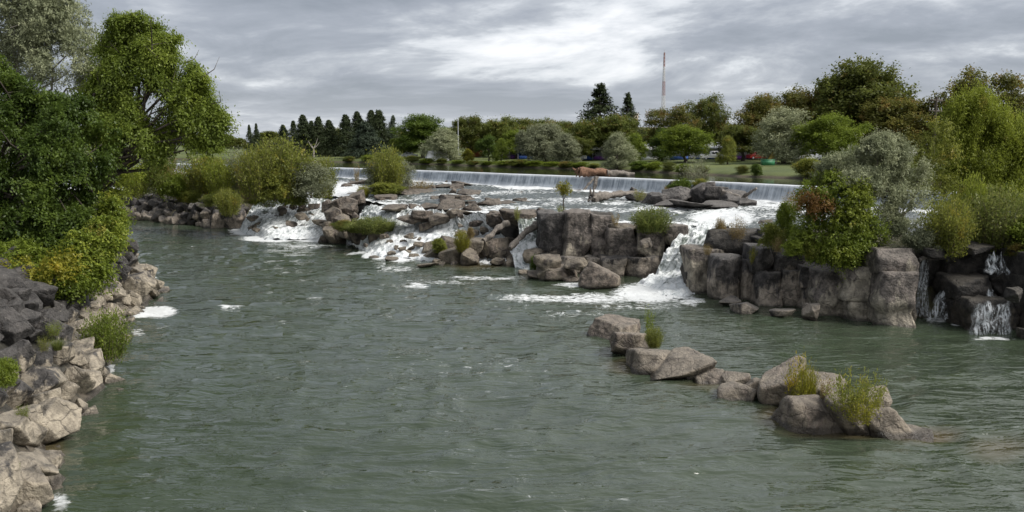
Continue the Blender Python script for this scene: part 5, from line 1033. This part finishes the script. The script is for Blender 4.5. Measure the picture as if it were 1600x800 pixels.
# ================================================================== THE PARK BEYOND
WHITE = mat_plain('white_canvas', (0.78, 0.78, 0.78), 0.7, 0.06); PAINT_W = mat_plain('white_paint', (0.72, 0.73, 0.74), 0.3, 0.05); PAINT_R = mat_plain('red_paint', (0.45, 0.03, 0.03), 0.3, 0.1); PAINT_D = mat_plain('dark_paint', (0.03, 0.035, 0.045), 0.25, 0.1); PAINT_S = mat_plain('silver_paint', (0.35, 0.36, 0.38), 0.3, 0.1)
GLASS = mat_plain('dark_glass', (0.02, 0.025, 0.03), 0.08, 0.1); TYRE = mat_plain('tyre', (0.02, 0.02, 0.02), 0.9); METAL = mat_plain('grey_metal', (0.42, 0.43, 0.45), 0.45, 0.1, metal=0.0); LAMP = mat_plain('lamp', (0.7, 0.65, 0.5), 0.2)
BLUE = mat_plain('blue_canvas', (0.05, 0.12, 0.4), 0.7); ORANGE = mat_plain('orange_canvas', (0.30, 0.085, 0.035), 0.7); GREEN_P = mat_plain('green_paint', (0.03, 0.16, 0.07), 0.5); YEL = mat_plain('yellow_plastic', (0.55, 0.4, 0.1), 0.5); BEIGE = mat_plain('beige_wall', (0.48, 0.41, 0.31), 0.9, 0.12); WALLW = mat_plain('white_wall', (0.66, 0.65, 0.62), 0.9, 0.1)
PURPLE = mat_plain('purple_canvas', (0.16, 0.05, 0.25), 0.7)
def far_pos(px, off): D = bankD(px)+off; return (float(atd(px, 240, D)[0]), float(D), float(zfar(px, D)))
def car_parts(kind):
    prof = {'van': [(-2.4, .35), (-2.4, 1.5), (-2.25, 2.05), (0.9, 2.1), (1.5, 1.25), (2.35, 1.05), (2.45, .35)],
            'pickup': [(-2.6, .45), (-2.6, 1.05), (-0.5, 1.08), (-0.4, 1.75), (0.8, 1.78), (1.35, 1.12), (2.5, 1.0), (2.6, .45)],
            'car': [(-2.1, .3), (-2.15, .9), (-1.5, 1.0), (-1.0, 1.42), (0.4, 1.42), (1.1, .95), (2.05, .8), (2.1, .3)]}[kind]
    n = len(prof); V = [(x, y*(0.86 if z > 1.2 else 1), z) for y in (-.9, .9) for x, z in prof]; mb = bmesh.new(); vs = [mb.verts.new(v) for v in V]
    mb.faces.new(vs[:n]); mb.faces.new(vs[n:][::-1])
    for i in range(n): mb.faces.new((vs[i], vs[n+i], vs[n+(i+1) % n], vs[(i+1) % n]))
    bmesh.ops.recalc_face_normals(mb, faces=mb.faces); bmesh.ops.bevel(mb, geom=list(mb.edges), offset=0.06, segments=2, affect='EDGES'); me = bpy.data.meshes.new('body'); mb.to_mesh(me); mb.free()
    gl = []; z0, z1 = (1.25, 1.85) if kind == 'van' else (1.15, 1.65) if kind == 'pickup' else (1.0, 1.34); xs = [(-2.1, -1.0), (-.9, .1), (.2, 1.0)] if kind == 'van' else [(-.3, .25), (.32, .85)] if kind == 'pickup' else [(-.9, -.3), (-.22, .45)]
    for a, b in xs:
        for s in (-1, 1): g = MB(); g.box(a, b, s*.83-.05, s*.83+.05, z0, z1); gl.append(g.build('glass', False))
    return me, gl
WH = MB(); WH.tube([(0, -.12, 0), (0, .12, 0)], [.34, .34], 12); WHEEL = WH.build('wheel')
wb = MB(); wb.tube([(0, -.14, 0), (0, -.13, 0), (0, .13, 0), (0, .14, 0)], [.02, .2, .2, .02], 10); RIM = wb.build('rim'); lm = MB(); lm.box(-.04, .04, -.16, .16, -.1, .1); LAMPM = lm.build('lamp', False)
CARS = {k: car_parts(k) for k in ('van', 'pickup', 'car')}
def car(kind, name, label, px, off, rz, mat):
    t = thing(name, label, kind, far_pos(px, off-12), rz, 'vehicles parked in the park', (1.15, 1.15, 1.15)); b, g = CARS[kind]; obj('body', b, mat, t); [obj('window', q, GLASS, t) for q in g]
    for x in (-1.5, 1.5):
        for y in (-.85, .85): w = obj('wheel', WHEEL, TYRE, t, (x, y, .34)); obj('rim', RIM, METAL, w)
    for y in (-.6, .6): obj('headlight', LAMPM, LAMP, t, ({'van': 2.42, 'pickup': 2.58, 'car': 2.1}[kind], y, .75))
car('van', 'parked_van', 'white van parked under the trees right of the grey-green tree', 898, 36, 0.1, PAINT_W); car('pickup', 'parked_pickup', 'white pickup parked in front of the white tents', 1114, 58, 0.0, PAINT_W); car('car', 'parked_car', 'red car parked left of the large silver tree', 1185, 66, 0.2, PAINT_R)
car('car', 'parked_car', 'white car parked left of the flagpole', 640, 34, 0.0, PAINT_W); car('car', 'parked_car', 'dark car parked at the far right edge', 1596, 60, 0.1, PAINT_D); car('car', 'parked_car', 'silver car parked between tents left of the young lawn tree', 1090, 64, 0.1, PAINT_S); car('van', 'parked_van', 'white van parked behind the right-hand silver tree', 1262, 62, 0.3, PAINT_W); car('car', 'parked_car', 'silver car parked under the tall dark tree by the flagpole', 714, 36, 0.1, PAINT_S); car('pickup', 'parked_pickup', 'white pickup left of the red car under the dark spreading tree', 1166, 70, 3.2, PAINT_W)
def tent(px, off, label, mat=WHITE, s=5.0, h=2.7):
    t = thing('market_tent', label, 'tent', far_pos(px, off-9), RNG.uniform(-.3, .3), 'market tents in the park'); a = s/2
    r = MB(); n = 6
    V = []
    for i in range(n+1):
        f = i/n; k = a*(1-f)*(1-0.12*math.sin(f*3.14)); V += [(-k, -k, h+f*1.2), (k, -k, h+f*1.2), (k, k, h+f*1.2), (-k, k, h+f*1.2)]
    r.add(V, grid_faces(n+1, 4, True)); ro = obj('roof', r.build('roof', False), mat, t)
    v = MB(); v.add([(x*a*1.01, y*a*1.01, z) for z in (h-.3, h) for x, y in ((-1, -1), (1, -1), (1, 1), (-1, 1))], grid_faces(2, 4, True)); obj('valance', v.build('valance', False), mat, ro)
    for x in (-1, 1):
        for y in (-1, 1): p = MB(); p.tube([(x*a*.96, y*a*.96, 0), (x*a*.96, y*a*.96, h)], [.04, .04], 6); obj('pole', p.build('pole'), METAL, t)
    w = MB(); w.box(-a*.93, a*.93, a*.9, a*.93, 0.0, h-.1); obj('back_wall', w.build('wall', False), mat, t)
    tb = MB(); tb.box(-a*.8, a*.8, -a*.7, -a*.4, .0, .8); obj('counter', tb.build('counter', False), mat if mat is not WHITE else RNG.choice([WHITE, BLUE, PURPLE]), t)
for px, off, lab, m in ((892, 44, 'white peaked tent behind the parked white van, left one', WHITE), (906, 45, 'white peaked tent behind the parked white van, right one', WHITE), (921, 42, 'blue market tent right of the parked white van', BLUE), (1004, 52, 'white tent just left of the dark low tree by the radio mast', WHITE), (1015, 48, 'white tent below the radio mast', WHITE), (1062, 54, 'white tent glimpsed under the bright green round tree', WHITE), (1110, 66, 'white tent left of a pair behind the white pickup', WHITE), (1122, 66, 'white tent right of a pair behind the white pickup', WHITE), (1148, 62, 'white tent left of a pair beside the young lawn tree', WHITE), (1158, 64, 'white tent right of a pair beside the young lawn tree', WHITE), (744, 50, 'orange market tent right of the flagpole', ORANGE), (800, 40, 'purple market tent behind the small cone-shaped tree', PURPLE), (808, 42, 'white market tent behind the small cone-shaped tree', WHITE), (822, 40, 'blue market tent left of the large grey-green tree', BLUE), (940, 44, 'white tent under the largest spruce', WHITE), (1080, 60, 'blue market tent beside the silver car', BLUE)):
    tent(px, off, lab, m)
# white boat-ramp sheet at the water below the silver tree
t = thing('storage_tent', 'low white tarp shelter at the water edge below the silver tree', 'tent', far_pos(682, 6), 0.3); m = MB(); V = [(-3, -2, 0), (3, -2, 0), (3, 2, 0), (-3, 2, 0), (-2.4, 0, 2.6), (2.8, 0, 3.2)]; m.add(V, [(0, 1, 5, 4), (2, 3, 4, 5), (0, 4, 3, 3), (1, 2, 5, 5)]); me = bpy.data.meshes.new('tarp'); me.from_pydata(V, [], [(0, 1, 5, 4), (2, 3, 4, 5), (0, 4, 3), (1, 2, 5)]); obj('canopy', me, WHITE, t); p = MB(); p.tube([(-2.4, 0, 0), (-2.4, 0, 2.55)], [.05, .05], 6); obj('pole', p.build('pole'), METAL, t)
# green box and yellow slide
t = thing('dumpster', 'green box container in front of the large silver tree', 'container', far_pos(1200, 24)); m = MB(); m.box(-1.1, 1.1, -.7, .7, .1, 1.1); obj('body', m.build('b', False), GREEN_P, t); m = MB(); m.box(-1.15, 1.15, -.75, .75, 1.1, 1.18); obj('lid', m.build('l', False), GREEN_P, t)
t = thing('play_slide', 'yellow plastic slide beside the green box container', 'slide', far_pos(1206, 34)); m = MB(); m.tube([(-.9, 0, .2), (-.3, 0, .8), (.4, 0, 2.0), (.8, 0, 2.2)], [.45, .45, .45, .4], 8); obj('chute', m.build('c'), YEL, t); m = MB(); [m.tube([(.8, y, 0), (.8, y, 2.4)], [.06, .06], 6) for y in (-.4, .4)]; obj('ladder', m.build('l'), METAL, t)
# lattice radio mast
D = 420; base = atd(1035, 235, D); topz = atd(1035, 82, D)[2]; t = thing('radio_mast', 'tall thin red and white lattice radio mast above the trees', 'mast', (base[0], D, 10)); H = topz-10; RED = mat_plain('mast_red', (0.30, 0.17, 0.16), 0.6, .1); MWH = mat_plain('mast_white', (0.55, 0.53, 0.53), 0.6, .1)
def mast_w(z): return 1.25*(1-z/H)+0.30
nseg = 7
for s in range(nseg):
    z0, z1 = H*s/nseg, H*(s+1)/nseg; m = MB(); k = 4
    for i in range(k):
        a, c = z0+(z1-z0)*i/k, z0+(z1-z0)*(i+1)/k
        for j in range(3):
            A = lambda z, q: np.array([math.cos(q*2.0944+.4)*mast_w(z), math.sin(q*2.0944+.4)*mast_w(z), z])
            m.tube([A(a, j), A(c, j)], [.09, .09], 4); m.tube([A(a, j), A(c, j+1)], [.05, .05], 4); m.tube([A(a, j+1), A(c, j)], [.05, .05], 4); m.tube([A(c, j), A(c, j+1)], [.05, .05], 4)
    obj('lattice_section', m.build('lattice'), (RED, MWH)[s % 2], t)
m = MB(); m.tube([(-1.2, 0, H*.42), (-1.2, -.5, H*.42)], [.8, .8], 10); obj('dish', m.build('dish'), PAINT_D, t); m = MB(); m.tube([(0, 0, H), (0, 0, H+1.6)], [.08, .04], 5); obj('aerial', m.build('aerial'), METAL, t)
# flagpole, utility pole
D = bankD(716)+20; b = far_pos(716, 20); t = thing('flagpole', 'slim pale flagpole in front of the tall dark tree', 'pole', b); H = atd(716, 188, D)[2]-b[2]; m = MB(); m.tube([(0, 0, 0), (0, 0, H)], [.16, .1], 8); obj('pole', m.build('p'), METAL, t); m = MB(); m.tube([(0, 0, H), (0, 0, H+.3)], [.2, .08], 8); obj('finial', m.build('f'), METAL, t)
D = bankD(1463)+24; p0 = atd(1463, 152, D); t = thing('utility_pole', 'wooden utility pole with two crossarms right of the tall trees', 'pole', (p0[0], D, 9.5), 0.5); H = p0[2]-9.5; m = MB(); m.tube([(0, 0, 0), (0, 0, H)], [.28, .22], 8); obj('pole', m.build('p'), BARK, t)
for z in (H-.5, H-2.2):
    m = MB(); m.box(-1.6, 1.6, -.12, .12, z-.14, z+.14); c = obj('crossarm', m.build('c', False), BARK, t)
    for x in (-1.4, -.7, .7, 1.4): q = MB(); q.tube([(x, 0, z+.14), (x, 0, z+.5)], [.09, .07], 6); obj('insulator', q.build('i'), METAL, c)
# buildings half hidden by trees
def building(name, label, px0, px1, top, D, mat, floors=2, chimney=None, roofm=None):
    a = atd(px0, 240, D); b = atd(px1, 240, D); zt = atd(px0, top, D)[2]; z0 = 9.6; w = b[0]-a[0]; h = zt-z0
    t = thing(name, label, 'building', ((a[0]+b[0])/2, D, z0)); m = MB(); m.box(-w/2, w/2, 0, 14, 0, h); obj('wall', m.build('w', False), mat, t); m = MB(); m.box(-w/2-.3, w/2+.3, -.3, 14.3, h, h+.45); r = obj('roof', m.build('r', False), roofm or mat, t)
    if chimney:
        x, hh, cw = chimney; m = MB(); m.box(x-cw, x+cw, 4, 4+2*cw, h+.45, h+hh); m.box(x-cw-.15, x+cw+.15, 3.85, 4.15+2*cw, h+hh, h+hh+.4); obj('chimney', m.build('c', False), mat, r)
    nw = max(2, int(w/3.2))
    for f in range(floors):
        for i in range(nw):
            x = -w/2+w*(i+.5)/nw; z = h*(f+.35)/floors; m = MB(); m.box(x-.6, x+.6, -.08, .1, z, z+h/floors*.42); wn = obj('window', m.build('wn', False), GLASS, t); m = MB(); m.box(x-.75, x+.75, -.16, -.02, z-.18, z-.02); obj('sill', m.build('s', False), WALLW, wn)
building('brick_building', 'beige flat-roofed building with a square chimney left of the radio mast', 985, 1050, 201, 330, BEIGE, 3, (-5.4, 5.2, .9))
building('white_building', 'white building half hidden behind the silver shrub-tree', 1385, 1445, 224, 240, WALLW, 2); building('white_building', 'low pale building at the right edge under the willow', 1560, 1660, 236, 200, BEIGE, 1)
